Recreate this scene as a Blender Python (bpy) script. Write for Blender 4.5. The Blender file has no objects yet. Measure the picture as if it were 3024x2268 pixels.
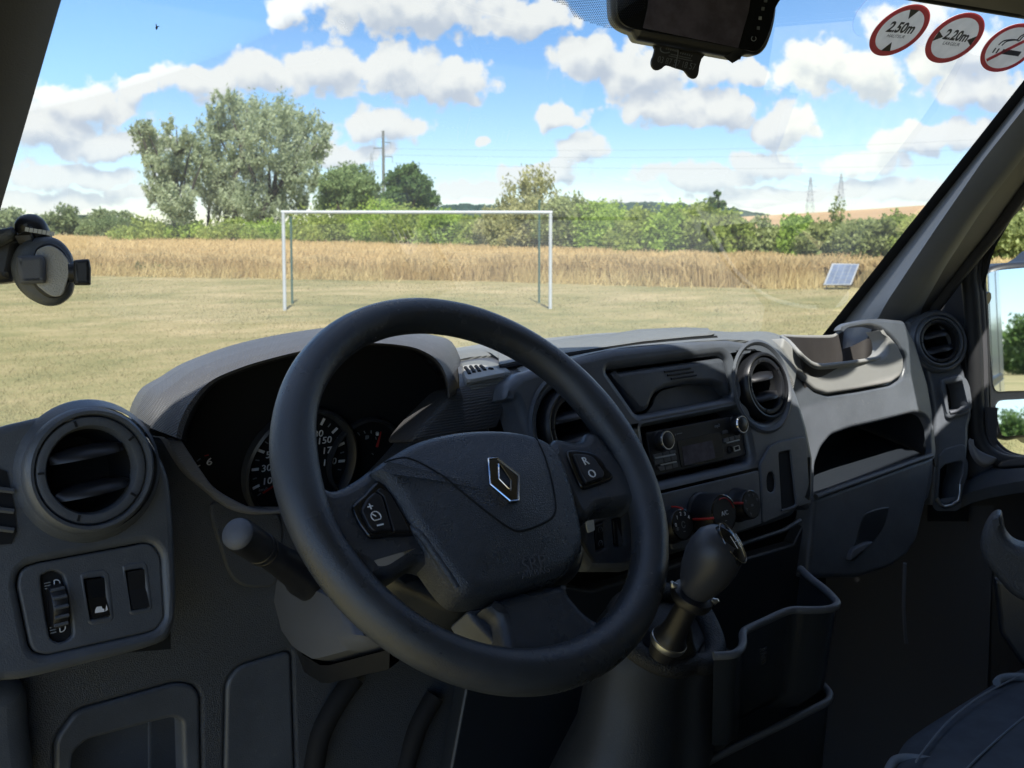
import bpy, bmesh, math, random
import numpy as np
from mathutils import Vector, Matrix
from mathutils.geometry import tessellate_polygon

random.seed(7); rng = np.random.default_rng(7)
S = bpy.context.scene
COL = S.collection
R_ = math.radians
CZ = 2.06                                   # camera height above the grass
# ------------------------------------------------------------------ camera
F_PX, CX, CY = 3028.0, 1512.0, 900.0        # focal length and principal point of the photograph
TH = R_(40.0); PH = math.atan((CY - 670.0) / F_PX)
FWD = Vector((math.sin(TH) * math.cos(PH), math.cos(TH) * math.cos(PH), -math.sin(PH)))
RGT = Vector((math.cos(TH), -math.sin(TH), 0.0))
UPV = RGT.cross(FWD)
CAM = Vector((0, 0, CZ))
cam = bpy.data.cameras.new('camera')
cam.sensor_fit = 'HORIZONTAL'; cam.sensor_width = 36.0
cam.lens = 36.0 * F_PX / 3024.0
cam.shift_x = 0.0; cam.shift_y = -(1134.0 - CY) / 3024.0
cam.clip_start = 0.02; cam.clip_end = 20000
camo = bpy.data.objects.new('camera', cam); COL.objects.link(camo)
camo.matrix_world = Matrix(((RGT.x, UPV.x, -FWD.x, 0), (RGT.y, UPV.y, -FWD.y, 0), (RGT.z, UPV.z, -FWD.z, CZ), (0, 0, 0, 1)))
S.camera = camo
cam.dof.use_dof = True; cam.dof.focus_distance = 1.02; cam.dof.aperture_fstop = 19.0     # a phone lens focused on the dashboard
# ------------------------------------------------------------------ sun, sky, exposure
LIGHT = Vector((0.165, 0.255, -0.44)).normalized()      # the way the sunlight travels (from the sticker shadows)
SUN_EL = math.asin(-LIGHT.z); SUN_AZ = math.atan2(-LIGHT.x, -LIGHT.y)
sun = bpy.data.lights.new('sun', 'SUN'); sun.energy = 4.4; sun.angle = R_(0.53); sun.color = (1.0, 0.955, 0.88)
suno = bpy.data.objects.new('sun', sun); COL.objects.link(suno)
suno.rotation_euler = LIGHT.to_track_quat('-Z', 'Y').to_euler(); suno.location = (0, -20, 60)
SKY_STRENGTH = 0.10
S.view_settings.view_transform = 'Standard'; S.view_settings.look = 'None'
S.view_settings.exposure = 1.18; S.view_settings.gamma = 1.0; S.view_settings.use_curve_mapping = False
S.render.engine = 'CYCLES'
S.render.resolution_x = 1024; S.render.resolution_y = 768
S.cycles.max_bounces = 8; S.cycles.transparent_max_bounces = 12

def ray(px, py, *_):
    return RGT * ((px - CX) / F_PX) - UPV * ((py - CY) / F_PX) + FWD
def azel(px, py):
    d = ray(px, py).normalized()
    return math.degrees(math.atan2(d.x, d.y)), math.degrees(math.asin(d.z))

class NT:                                   # tiny node-tree builder
    def __init__(s, tree, dim='3D'): s.dim = dim; s.t = tree; s.n = tree.nodes; s.l = tree.links
    def node(s, kind, **kw):
        o = s.n.new(kind)
        for k, v in kw.items(): setattr(o, k, v)
        return o
    def put(s, sock, v):
        if isinstance(v, bpy.types.NodeSocket): s.l.new(v, sock)
        else: sock.default_value = v
    def math(s, op, a, b=None, c=None, clamp=False):
        o = s.node('ShaderNodeMath', operation=op, use_clamp=clamp)
        s.put(o.inputs[0], a)
        if b is not None: s.put(o.inputs[1], b)
        if c is not None: s.put(o.inputs[2], c)
        return o.outputs[0]
    def vec(s, op, a, b=None, out=0):
        o = s.node('ShaderNodeVectorMath', operation=op); s.put(o.inputs[0], a)
        if b is not None: s.put(o.inputs[1], b)
        return o.outputs[out]
    def mixc(s, f, a, b):
        o = s.node('ShaderNodeMix', data_type='RGBA'); s.put(o.inputs[0], f); s.put(o.inputs[6], a); s.put(o.inputs[7], b)
        return o.outputs[2]
    def ramp(s, f, a, b, c=0.0, d=1.0):     # smooth map of f from a..b to c..d
        o = s.node('ShaderNodeMapRange', interpolation_type='SMOOTHSTEP'); s.put(o.inputs[0], f)
        for i, v in ((1, a), (2, b), (3, c), (4, d)): s.put(o.inputs[i], v)
        return o.outputs[0]
    def noise(s, v, scale, detail=4, rough=0.5, out=0, dist=0.0):
        o = s.node('ShaderNodeTexNoise', noise_dimensions=s.dim); s.put(o.inputs['Vector'], v); s.put(o.inputs['Scale'], scale)
        s.put(o.inputs['Detail'], detail); s.put(o.inputs['Roughness'], rough); s.put(o.inputs['Distortion'], dist)
        return o.outputs[out]

# clouds of the photograph as directions (azimuth, elevation, half sizes), with the same kind of cumulus all round
CLOUDS = [(1230, 20, 480, 105), (1560, 60, 190, 75), (840, 25, 90, 60), (400, 255, 70, 40), (560, 240, 150, 62), (760, 215, 170, 72), (960, 205, 200, 92),
 (1180, 215, 230, 105), (1330, 245, 160, 85), (1120, 375, 190, 62), (1000, 450, 190, 45), (230, 305, 240, 80), (120, 380, 260, 80), (300, 430, 220, 55),
 (200, 520, 280, 45), (120, 590, 260, 30), (420, 570, 150, 28), (1750, 170, 150, 90), (1880, 210, 210, 110), (2080, 215, 140, 65), (2220, 215, 70, 45),
 (1640, 335, 120, 58), (1960, 310, 200, 72), (2130, 330, 160, 70), (2300, 370, 130, 72), (1720, 435, 115, 58), (1580, 515, 170, 48), (1400, 555, 150, 40),
 (2080, 525, 260, 48), (2260, 490, 130, 60), (2420, 200, 160, 105), (2560, 215, 150, 95), (2680, 60, 150, 70), (2840, 160, 190, 105), (2900, 260, 190, 60),
 (2730, 415, 190, 62), (2870, 400, 200, 70), (2560, 480, 150, 45), (2600, 560, 260, 40), (2250, 580, 300, 30), (1850, 590, 160, 22), (1430, 415, 28, 20), (1650, 480, 60, 40)]
world = bpy.data.worlds.new('World'); S.world = world; world.use_nodes = True
world.node_tree.nodes.clear()
g = bpy.data.node_groups.new('cloud_field', 'ShaderNodeTree')
g.interface.new_socket('P', in_out='INPUT', socket_type='NodeSocketVector')
g.interface.new_socket('D', in_out='OUTPUT', socket_type='NodeSocketFloat')
b = NT(g, '2D'); gi = b.node('NodeGroupInput'); go = b.node('NodeGroupOutput')
P0 = gi.outputs[0]
warp = b.vec('SUBTRACT', b.noise(P0, 0.33, 2, 0.55, out=1), (0.5, 0.5, 0.5))
P1 = b.vec('ADD', P0, b.vec('MULTIPLY', warp, (1.7, 1.3, 0.0)))
dm = None
for (px, py, hw, hh) in CLOUDS:
    a_, e_ = azel(px, py); iw, ih = 1 / (hw * .0174), 1 / (hh * .0178)
    o = b.node('ShaderNodeVectorMath', operation='MULTIPLY_ADD'); b.put(o.inputs[0], P1); b.put(o.inputs[1], (iw, ih, 0)); b.put(o.inputs[2], (-a_ * iw, -e_ * ih, 0))
    L = b.vec('LENGTH', o.outputs[0], out=1)
    dm = L if dm is None else b.math('MINIMUM', dm, L)
near = b.math('SUBTRACT', 1.0, dm)
# the rest of the sky: scattered cumulus from large noise
wide = b.math('MULTIPLY', b.math('SUBTRACT', b.noise(b.vec('MULTIPLY', P0, (1, 1.9, 1)), 0.062, 2, 0.5), 0.53), 4.2)
sep = b.node('ShaderNodeSeparateXYZ'); b.l.new(P0, sep.inputs[0])
off = b.math('MAXIMUM', b.math('SUBTRACT', b.math('ABSOLUTE', b.math('SUBTRACT', sep.outputs[0], 40.0)), 29.0), b.math('SUBTRACT', sep.outputs[1], 14.5))
f = b.math('ADD', b.math('MULTIPLY', b.ramp(off, 0, 3, 1, 0), near), b.math('MULTIPLY', b.ramp(off, 0, 3), wide))
n1 = b.noise(P0, 0.80, 7, 0.58)
vo = b.node('ShaderNodeTexVoronoi', feature='F1', voronoi_dimensions='2D'); b.put(vo.inputs['Vector'], P1); b.put(vo.inputs['Scale'], 0.95)
f = b.math('ADD', f, b.math('MULTIPLY', b.math('SUBTRACT', n1, 0.5), 0.92))
f = b.math('ADD', f, b.math('MULTIPLY', b.math('SUBTRACT', 0.46, vo.outputs['Distance']), 0.42))
b.l.new(f, go.inputs[0])
b = NT(world.node_tree)
tc = b.node('ShaderNodeTexCoord'); gen = tc.outputs['Generated']
sx = b.node('ShaderNodeSeparateXYZ'); b.l.new(gen, sx.inputs[0])
az = b.math('MULTIPLY', b.math('ARCTAN2', sx.outputs[0], sx.outputs[1]), 57.29578)
el = b.math('MULTIPLY', b.math('ARCSINE', sx.outputs[2]), 57.29578)
cp = b.node('ShaderNodeCombineXYZ'); b.l.new(az, cp.inputs[0]); b.l.new(el, cp.inputs[1])
def field(o):
    gn = b.node('ShaderNodeGroup'); gn.node_tree = g; b.put(gn.inputs[0], b.vec('ADD', cp.outputs[0], o)); return gn.outputs[0]
f0 = field((0, 0, 0)); f2 = field((-0.30, 0.95, 0))
dens = b.ramp(f0, 0.06, 0.36)
lit = b.math('ADD', b.math('MULTIPLY', b.math('SUBTRACT', f0, f2), 0.85), b.math('MULTIPLY', b.math('SUBTRACT', 0.45, f0), 0.50))
lit = b.ramp(lit, -0.50, 0.30)
sky = b.node('ShaderNodeTexSky', sky_type='NISHITA'); sky.sun_disc = False
sky.sun_elevation = SUN_EL; sky.sun_rotation = SUN_AZ; sky.altitude = 200; sky.air_density = 1.0; sky.dust_density = 0.05; sky.ozone_density = 2.0
cloud = b.mixc(lit, (3.35, 3.75, 4.4, 1), (5.5, 5.6, 5.6, 1))
low = b.ramp(el, 0.2, 6.0, 0.75, 1.0)                     # distant clouds sink into the pale air near the horizon
mask = b.math('MULTIPLY', dens, low)
above = b.ramp(el, -1.0, 0.5)
hs = b.node('ShaderNodeHueSaturation'); hs.inputs['Saturation'].default_value = 1.22; hs.inputs['Value'].default_value = .86; b.l.new(sky.outputs[0], hs.inputs['Color'])
tint = b.mixc(b.ramp(el, 0.0, 16.0), (.80, .87, 1.10, 1), (.90, .95, 1.06, 1)); tm = b.node('ShaderNodeMix', data_type='RGBA', blend_type='MULTIPLY'); tm.inputs[0].default_value = 1.0; b.l.new(hs.outputs[0], tm.inputs[6]); b.l.new(tint, tm.inputs[7])
colr = b.mixc(b.math('MULTIPLY', mask, above), tm.outputs[2], cloud)
bg = b.node('ShaderNodeBackground'); b.l.new(colr, bg.inputs[0]); bg.inputs[1].default_value = SKY_STRENGTH
world.cycles.sampling_method = 'MANUAL'; world.cycles.sample_map_resolution = 256
wo = b.node('ShaderNodeOutputWorld'); b.l.new(bg.outputs[0], wo.inputs[0])

# ------------------------------------------------------------------ helpers
class PLN:
    def __init__(s, p, n): s.p = Vector(p); s.n = Vector(n).normalized()      # point relative to the camera
    def off(s, d): return PLN(s.p + s.n * d, s.n)                               # d > 0 towards the viewer
def on(pt, pl):
    d = ray(*pt); return CAM + d * (pl.p.dot(pl.n) / d.dot(pl.n))
def atY(pt, y): d = ray(*pt); return CAM + d * (y / d.y)
def atX(pt, x): d = ray(*pt); return CAM + d * (x / d.x)
def atZ(pt, z): d = ray(*pt); return CAM + d * (z / d.z)
def atD(pt, D): return CAM + ray(*pt) * D
def gnd(pt, z=0.0): return atZ(pt, z - CZ)
def V(x, y, z): return Vector((x, y, z + CZ))
def Z(x0, y0, s):
    return lambda *pts: [(x0 + a / s, y0 + c / s) for a, c in pts]
rA, rB, rC = Z(0, 0, 2.011), Z(1000, 0, 2.011), Z(1924, 0, 2.011)
rD, rE, rG = Z(0, 800, 2.212), Z(700, 850, 2.212), Z(1500, 900, 2.212)
rH, rI, rJ = Z(2124, 800, 2.458), Z(0, 1500, 2.16), Z(900, 1500, 2.16)
rK, rL, rM = Z(1750, 1450, 3.016), Z(2024, 1500, 2.16), Z(1750, 0, 3.687)
rN, rP, rRa = Z(2550, 0, 4.667), Z(0, 600, 5.184), Z(1940, 1180, 6.9125)
rCl, rWc, rDe, rMi = Z(700, 1180, 3.95), Z(1650, 1000, 3.95), Z(2640, 780, 2.37), Z(1360, 980, 5.53)

def put_props(o, label=None, cat=None, group=None, kind=None):
    if label: o['label'] = label
    if cat: o['category'] = cat
    if group: o['group'] = group
    if kind: o['kind'] = kind
    return o
def thing(name, label, cat, loc, group=None):
    o = bpy.data.objects.new(name, None); o.empty_display_size = 0.1; COL.objects.link(o); o.location = Vector(loc)
    return put_props(o, label, cat, group)
def link(name, me, mat, parent=None, label=None, kind=None):
    o = bpy.data.objects.new(name, me); COL.objects.link(o)
    if mat is not None: me.materials.append(mat)
    if parent is not None:
        o.parent = parent
        if parent.type == 'EMPTY': o.matrix_parent_inverse = Matrix.Translation(-parent.location)
    return put_props(o, label, None, None, kind)
def meshof(name, verts, faces, smooth=True, ang=35):
    me = bpy.data.meshes.new(name); me.from_pydata([tuple(v) for v in verts], [], faces)
    me.validate(); 
    bm = bmesh.new(); bm.from_mesh(me); bmesh.ops.recalc_face_normals(bm, faces=bm.faces); bm.to_mesh(me); bm.free()
    if smooth:
        me.shade_smooth(); me.set_sharp_from_angle(angle=R_(ang))
    return me
def npmesh(name, v, f):
    v = np.asarray(v, dtype=np.float32); f = np.asarray(f, dtype=np.int32)
    me = bpy.data.meshes.new(name); k = f.shape[1]
    me.vertices.add(len(v)); me.vertices.foreach_set('co', v.ravel())
    me.loops.add(f.size); me.loops.foreach_set('vertex_index', f.ravel())
    me.polygons.add(len(f)); me.polygons.foreach_set('loop_start', np.arange(0, f.size, k, dtype=np.int32))
    me.update(calc_edges=True)
    return me
def rnd(pts, r, n=5):                         # closed polygon with rounded corners
    out = []; N = len(pts); P = [Vector(p) for p in pts]
    for i in range(N):
        a, c, d = P[i - 1], P[i], P[(i + 1) % N]
        u, v = a - c, d - c; lu, lv = u.length, v.length
        if lu < 1e-6 or lv < 1e-6: out.append(c); continue
        t = min(r, lu * .45, lv * .45); p0 = c + u / lu * t; p1 = c + v / lv * t
        for k in range(n + 1):
            s = k / n; out.append(p0 * (1 - s) ** 2 + c * 2 * s * (1 - s) + p1 * s * s)
    return [tuple(p) for p in out]
def smo(pts, n=6, closed=True):               # Catmull-Rom through the points
    P = [Vector(p) for p in pts]; N = len(P); out = []
    rngk = range(N) if closed else range(N - 1)
    for i in rngk:
        if closed: a, c, d, e = P[i - 1], P[i], P[(i + 1) % N], P[(i + 2) % N]
        else: a, c, d, e = P[max(i - 1, 0)], P[i], P[i + 1], P[min(i + 2, N - 1)]
        for k in range(n):
            t = k / n
            out.append(0.5 * ((2 * c) + (d - a) * t + (2 * a - 5 * c + 4 * d - e) * t * t + (3 * c - a - 3 * d + e) * t ** 3))
    if not closed: out.append(P[-1])
    return [tuple(p) for p in out]
def resamp(pts, n):
    P = [Vector(p) for p in pts]; L = [0.0]
    for a, c in zip(P, P[1:]): L.append(L[-1] + (c - a).length)
    out = []; j = 0
    for k in range(n):
        s = L[-1] * k / (n - 1)
        while j < len(P) - 2 and L[j + 1] < s: j += 1
        t = (s - L[j]) / max(L[j + 1] - L[j], 1e-9); out.append(P[j].lerp(P[j + 1], min(max(t, 0), 1)))
    return out
def area2(p): return sum(p[i - 1][0] * p[i][1] - p[i][0] * p[i - 1][1] for i in range(len(p))) / 2
def inset(p, d):                              # p counter-clockwise: moves inwards by d
    out = []; N = len(p)
    for i in range(N):
        a, c, e = Vector(p[i - 1]), Vector(p[i]), Vector(p[(i + 1) % N])
        u = (c - a); v = (e - c)
        if u.length < 1e-9: u = v
        if v.length < 1e-9: v = u
        u = u.normalized(); v = v.normalized()
        n0 = Vector((-u.y, u.x)); n1 = Vector((-v.y, v.x)); m = n0 + n1
        m = m.normalized() if m.length > 1e-6 else n0
        out.append(tuple(c + m * d / max(m.dot(n0), 0.5)))
    return out
def basis(n):
    n = Vector(n).normalized(); u = Vector((1, 0, 0)) - n * n.x
    u = u.normalized(); return u, n.cross(u)
def plate(name, outer, pl, mat, parent, depth=.01, bevel=.002, holes=(), lift=0.0, dome=0.0, seg=5, label=None, world=False):
    """solid plate with the given outline on a plane, rounded front edge, through-holes and side walls"""
    pl = pl.off(lift); u, v = basis(pl.n); o = CAM + pl.p
    def to2(pts):
        Q = [(Vector(p) if len(p) == 3 else on(p, pl)) - o for p in pts]; q = [(a.dot(u), a.dot(v)) for a in Q]
        r = [q[0]]
        for a in q[1:]:
            if (a[0] - r[-1][0]) ** 2 + (a[1] - r[-1][1]) ** 2 > 1e-10: r.append(a)
        if (r[0][0] - r[-1][0]) ** 2 + (r[0][1] - r[-1][1]) ** 2 < 1e-10: r.pop()
        return r
    loops = []
    for i, h in enumerate([outer] + list(holes)):
        q = to2(h); ar = area2(q)
        if (ar < 0) == (i == 0): q = q[::-1]
        loops.append(q)
    verts, faces, caps = [], [], []
    def add(q, h): 
        k = len(verts); verts.extend([o + u * a + v * c + pl.n * h for a, c in q]); return k
    for q in loops:
        N = len(q); prev = None
        for k in range(seg + 1):
            t = k / seg * math.pi / 2 if bevel > 0 else math.pi / 2
            i0 = add(inset(q, bevel * (1 - math.sin(t))) if bevel > 0 else q, -bevel * (1 - math.cos(t)))
            if k == 0: caps.append((i0, N))
            if prev is not None and bevel > 0:
                faces += [(prev + j, prev + (j + 1) % N, i0 + (j + 1) % N, i0 + j) for j in range(N)]
            prev = i0
            if bevel <= 0: caps[-1] = (i0, N); break
        i0 = add(q, -depth); faces += [(prev + j, prev + (j + 1) % N, i0 + (j + 1) % N, i0 + j) for j in range(N)]
    if dome:
        i0, N = caps[0]; base = [verts[i0 + j].copy() for j in range(N)]; c = sum(base, Vector()) / N; prev = i0
        for s in (.85, .7, .55, .4, .25, .1):
            k = len(verts); verts.extend([c + (p - c) * s + pl.n * dome * (1 - s * s) for p in base])
            faces += [(prev + j, prev + (j + 1) % N, k + (j + 1) % N, k + j) for j in range(N)]; prev = k
        faces.append(tuple(prev + j for j in range(N)))
    else:
        vl = [[verts[i0 + j] for j in range(N)] for i0, N in caps]; k0 = len(verts); idx = list(range(k0, k0 + sum(N for _, N in caps))); verts.extend([p.copy() for l in vl for p in l])
        flat = [[Vector(((p - o).dot(u), (p - o).dot(v), 0)) for p in l] for l in vl]
        faces += [tuple(idx[t] for t in tri) for tri in tessellate_polygon(flat)]
    return link(name, meshof(name, verts, faces), mat, parent, label)
def loft(name, curves, mat, parent, closed=False, n=None, caps=False, label=None, ang=50, subd=0):
    if n: curves = [resamp(list(c) + ([c[0]] if closed else []), n + (1 if closed else 0))[: n] for c in curves]
    N = len(curves[0]); verts = [p for c in curves for p in c]; faces = []
    for i in range(len(curves) - 1):
        for j in range(N if closed else N - 1):
            a = i * N + j; c = i * N + (j + 1) % N; faces.append((a, c, c + N, a + N))
    if caps:
        faces.append(tuple(range(N))); faces.append(tuple((len(curves) - 1) * N + j for j in range(N)))
    return link(name, meshof(name, verts, faces, ang=ang), mat, parent, label)
def tube_geo(pts, rad, seg=10, closed=False, flat=None):
    P = [Vector(p) for p in pts]; N = len(P); verts, faces = [], []; prev = None
    for i in range(N):
        if closed: t = P[(i + 1) % N] - P[i - 1]
        else: t = P[min(i + 1, N - 1)] - P[max(i - 1, 0)]
        t.normalize()
        if prev is None:
            a = Vector((0, 0, 1)) if abs(t.z) < .9 else Vector((1, 0, 0)); u = t.cross(a).normalized()
        else:
            u = prev - t * prev.dot(t); u = u.normalized()
        prev = u; w = t.cross(u); r = rad[i] if isinstance(rad, (list, tuple)) else rad
        for k in range(seg):
            a = 2 * math.pi * k / seg; verts.append(P[i] + (u * math.cos(a) + w * math.sin(a)) * r)
    for i in range(N if closed else N - 1):
        for k in range(seg):
            j = (i + 1) % N
            faces.append((i * seg + k, i * seg + (k + 1) % seg, j * seg + (k + 1) % seg, j * seg + k))
    if not closed:
        faces.append(tuple(range(seg))); faces.append(tuple((N - 1) * seg + k for k in range(seg)))
    return verts, faces
def tube(name, pts, rad, mat, parent=None, seg=10, closed=False, label=None):
    v, f = tube_geo(pts, rad, seg, closed); return link(name, meshof(name, v, f, ang=50), mat, parent, label)
def tubes(name, paths, rad, mat, parent=None, seg=6, label=None, kind=None):
    VV, FF = [], []
    for p in paths:
        r = rad
        if isinstance(p, tuple) and len(p) == 2 and isinstance(p[0], list): p, r = p
        v, f = tube_geo(p, r, seg); k = len(VV); VV += v; FF += [tuple(i + k for i in q) for q in f]
    return link(name, meshof(name, VV, FF, ang=50), mat, parent, label, kind)
def lathe(name, prof, c, axis, mat, parent=None, seg=48, sx=1.0, label=None, ang=40):
    """profile of (radius, height along axis)"""
    ax = Vector(axis).normalized(); u = ax.orthogonal().normalized() if abs(ax.z) > .95 else Vector((0, 0, 1)).cross(ax).normalized(); w = ax.cross(u)
    verts, faces = [], []
    for r, h in prof:
        for k in range(seg):
            a = 2 * math.pi * k / seg; verts.append(c + ax * h + (u * math.cos(a) * sx + w * math.sin(a)) * max(r, 1e-5))
    for i in range(len(prof) - 1):
        for k in range(seg):
            faces.append((i * seg + k, i * seg + (k + 1) % seg, (i + 1) * seg + (k + 1) % seg, (i + 1) * seg + k))
    return link(name, meshof(name, verts, faces, ang=ang), mat, parent, label)
def boxgeo(c, ax, ay, az_):
    c, ax, ay, az_ = Vector(c), Vector(ax), Vector(ay), Vector(az_)
    v = [c + ax * i + ay * j + az_ * k for k in (-1, 1) for j in (-1, 1) for i in (-1, 1)]
    return v, [(0, 1, 3, 2), (4, 5, 7, 6), (0, 1, 5, 4), (2, 3, 7, 6), (0, 2, 6, 4), (1, 3, 7, 5)]
def rbox(name, c, ax, ay, az_, mat, parent=None, bev=.003, label=None, kind=None):
    v, f = boxgeo(c, ax, ay, az_); me = bpy.data.meshes.new(name); me.from_pydata([tuple(p) for p in v], [], f)
    bm = bmesh.new(); bm.from_mesh(me)
    if bev: bmesh.ops.bevel(bm, geom=bm.edges[:], offset=bev, segments=2, affect='EDGES')
    bmesh.ops.recalc_face_normals(bm, faces=bm.faces); bm.to_mesh(me); bm.free(); me.shade_smooth(); me.set_sharp_from_angle(angle=R_(40))
    return link(name, me, mat, parent, label, kind)
def boxes(name, items, mat, parent=None, label=None, kind=None):
    VV, FF = [], []
    for it in items:
        v, f = boxgeo(*it); k = len(VV); VV += v; FF += [tuple(i + k for i in q) for q in f]
    return link(name, meshof(name, VV, FF, smooth=False), mat, parent, label, kind)
def text(name, s, origin, u, v, size, mat, parent=None, thick=.0004, sx=1.0, bold=0.0, shear=0.0, align='CENTER', label=None):
    c = bpy.data.curves.new(name + '_font', 'FONT'); c.body = s; c.size = 1.0; c.align_x = align; c.align_y = 'CENTER'; c.extrude = .02; c.offset = bold; c.shear = shear
    c.resolution_u = 3
    t = bpy.data.objects.new('tmp', c); COL.objects.link(t)
    me = bpy.data.meshes.new_from_object(t.evaluated_get(bpy.context.evaluated_depsgraph_get()))
    bpy.data.objects.remove(t); bpy.data.curves.remove(c)
    u = Vector(u).normalized(); v = Vector(v).normalized(); n = u.cross(v)
    for p in me.vertices:
        a, d, e = p.co; p.co = Vector(origin) + u * a * size * sx + v * d * size + n * (e / .02) * thick
    me.materials.clear()
    return link(name, me, mat, parent, label)

# ------------------------------------------------------------------ materials
def mat(name, col, rough=.5, spec=.5, metal=0.0, bump=0.0, scale=600, kind='noise', var=0.0, vscale=3.0, wear=0.0, coat=0.0, trans=0.0, dust=0.0):
    m = bpy.data.materials.new(name); m.use_nodes = True; b = NT(m.node_tree); p = b.n['Principled BSDF']
    tc = b.node('ShaderNodeTexCoord').outputs['Object']
    c = (*col, 1)
    if var:
        nz = b.noise(tc, vscale, 5, .6); c = b.mixc(b.ramp(nz, .3, .7), tuple(x * (1 - var) for x in col) + (1,), tuple(min(1, x * (1 + var)) for x in col) + (1,))
    if dust:
        dk = b.math('MULTIPLY', b.ramp(b.noise(tc, 240, 3, .6), .56, .80), b.ramp(b.noise(tc, 7, 4, .6), .35, .75, .25, 1.0)); c = b.mixc(b.math('MULTIPLY', dk, dust), c, (.42, .42, .40, 1))
    b.put(p.inputs['Base Color'], c)
    p.inputs['Metallic'].default_value = metal; p.inputs['Specular IOR Level'].default_value = spec
    if coat: p.inputs['Coat Weight'].default_value = coat; p.inputs['Coat Roughness'].default_value = .05
    if wear:
        b.put(p.inputs['Roughness'], b.ramp(b.noise(tc, 9, 6, .65), .3, .75, max(rough - wear, .05), rough + wear))
    else: p.inputs['Roughness'].default_value = rough
    if bump:
        bn = b.node('ShaderNodeBump'); bn.inputs['Strength'].default_value = bump; bn.inputs['Distance'].default_value = .001
        if kind == 'noise': h = b.noise(tc, scale, 2, .5)
        elif kind == 'leather':
            vo = b.node('ShaderNodeTexVoronoi', feature='DISTANCE_TO_EDGE'); b.put(vo.inputs['Vector'], b.vec('ADD', tc, b.vec('MULTIPLY', b.noise(tc, scale * .6, 2, .5, out=1), (.0016, .0016, .0016))))
            vo.inputs['Scale'].default_value = scale; h = b.ramp(vo.outputs[0], 0, .25)
        elif kind == 'dots':
            s = b.node('ShaderNodeSeparateXYZ'); b.put(s.inputs[0], tc)
            h = b.math('MULTIPLY', b.math('SINE', b.math('MULTIPLY', b.math('ADD', s.outputs[0], s.outputs[2]), scale)), b.math('SINE', b.math('MULTIPLY', b.math('SUBTRACT', s.outputs[1], s.outputs[0]), scale)))
        elif kind == 'weave':
            s = b.node('ShaderNodeSeparateXYZ'); b.put(s.inputs[0], tc)
            h = b.math('SINE', b.math('MULTIPLY', b.math('ADD', s.outputs[0], s.outputs[1]), scale))
        b.put(bn.inputs['Height'], h); b.l.new(bn.outputs[0], p.inputs['Normal'])
    return m
DARK = (.074, .084, .100)
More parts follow.
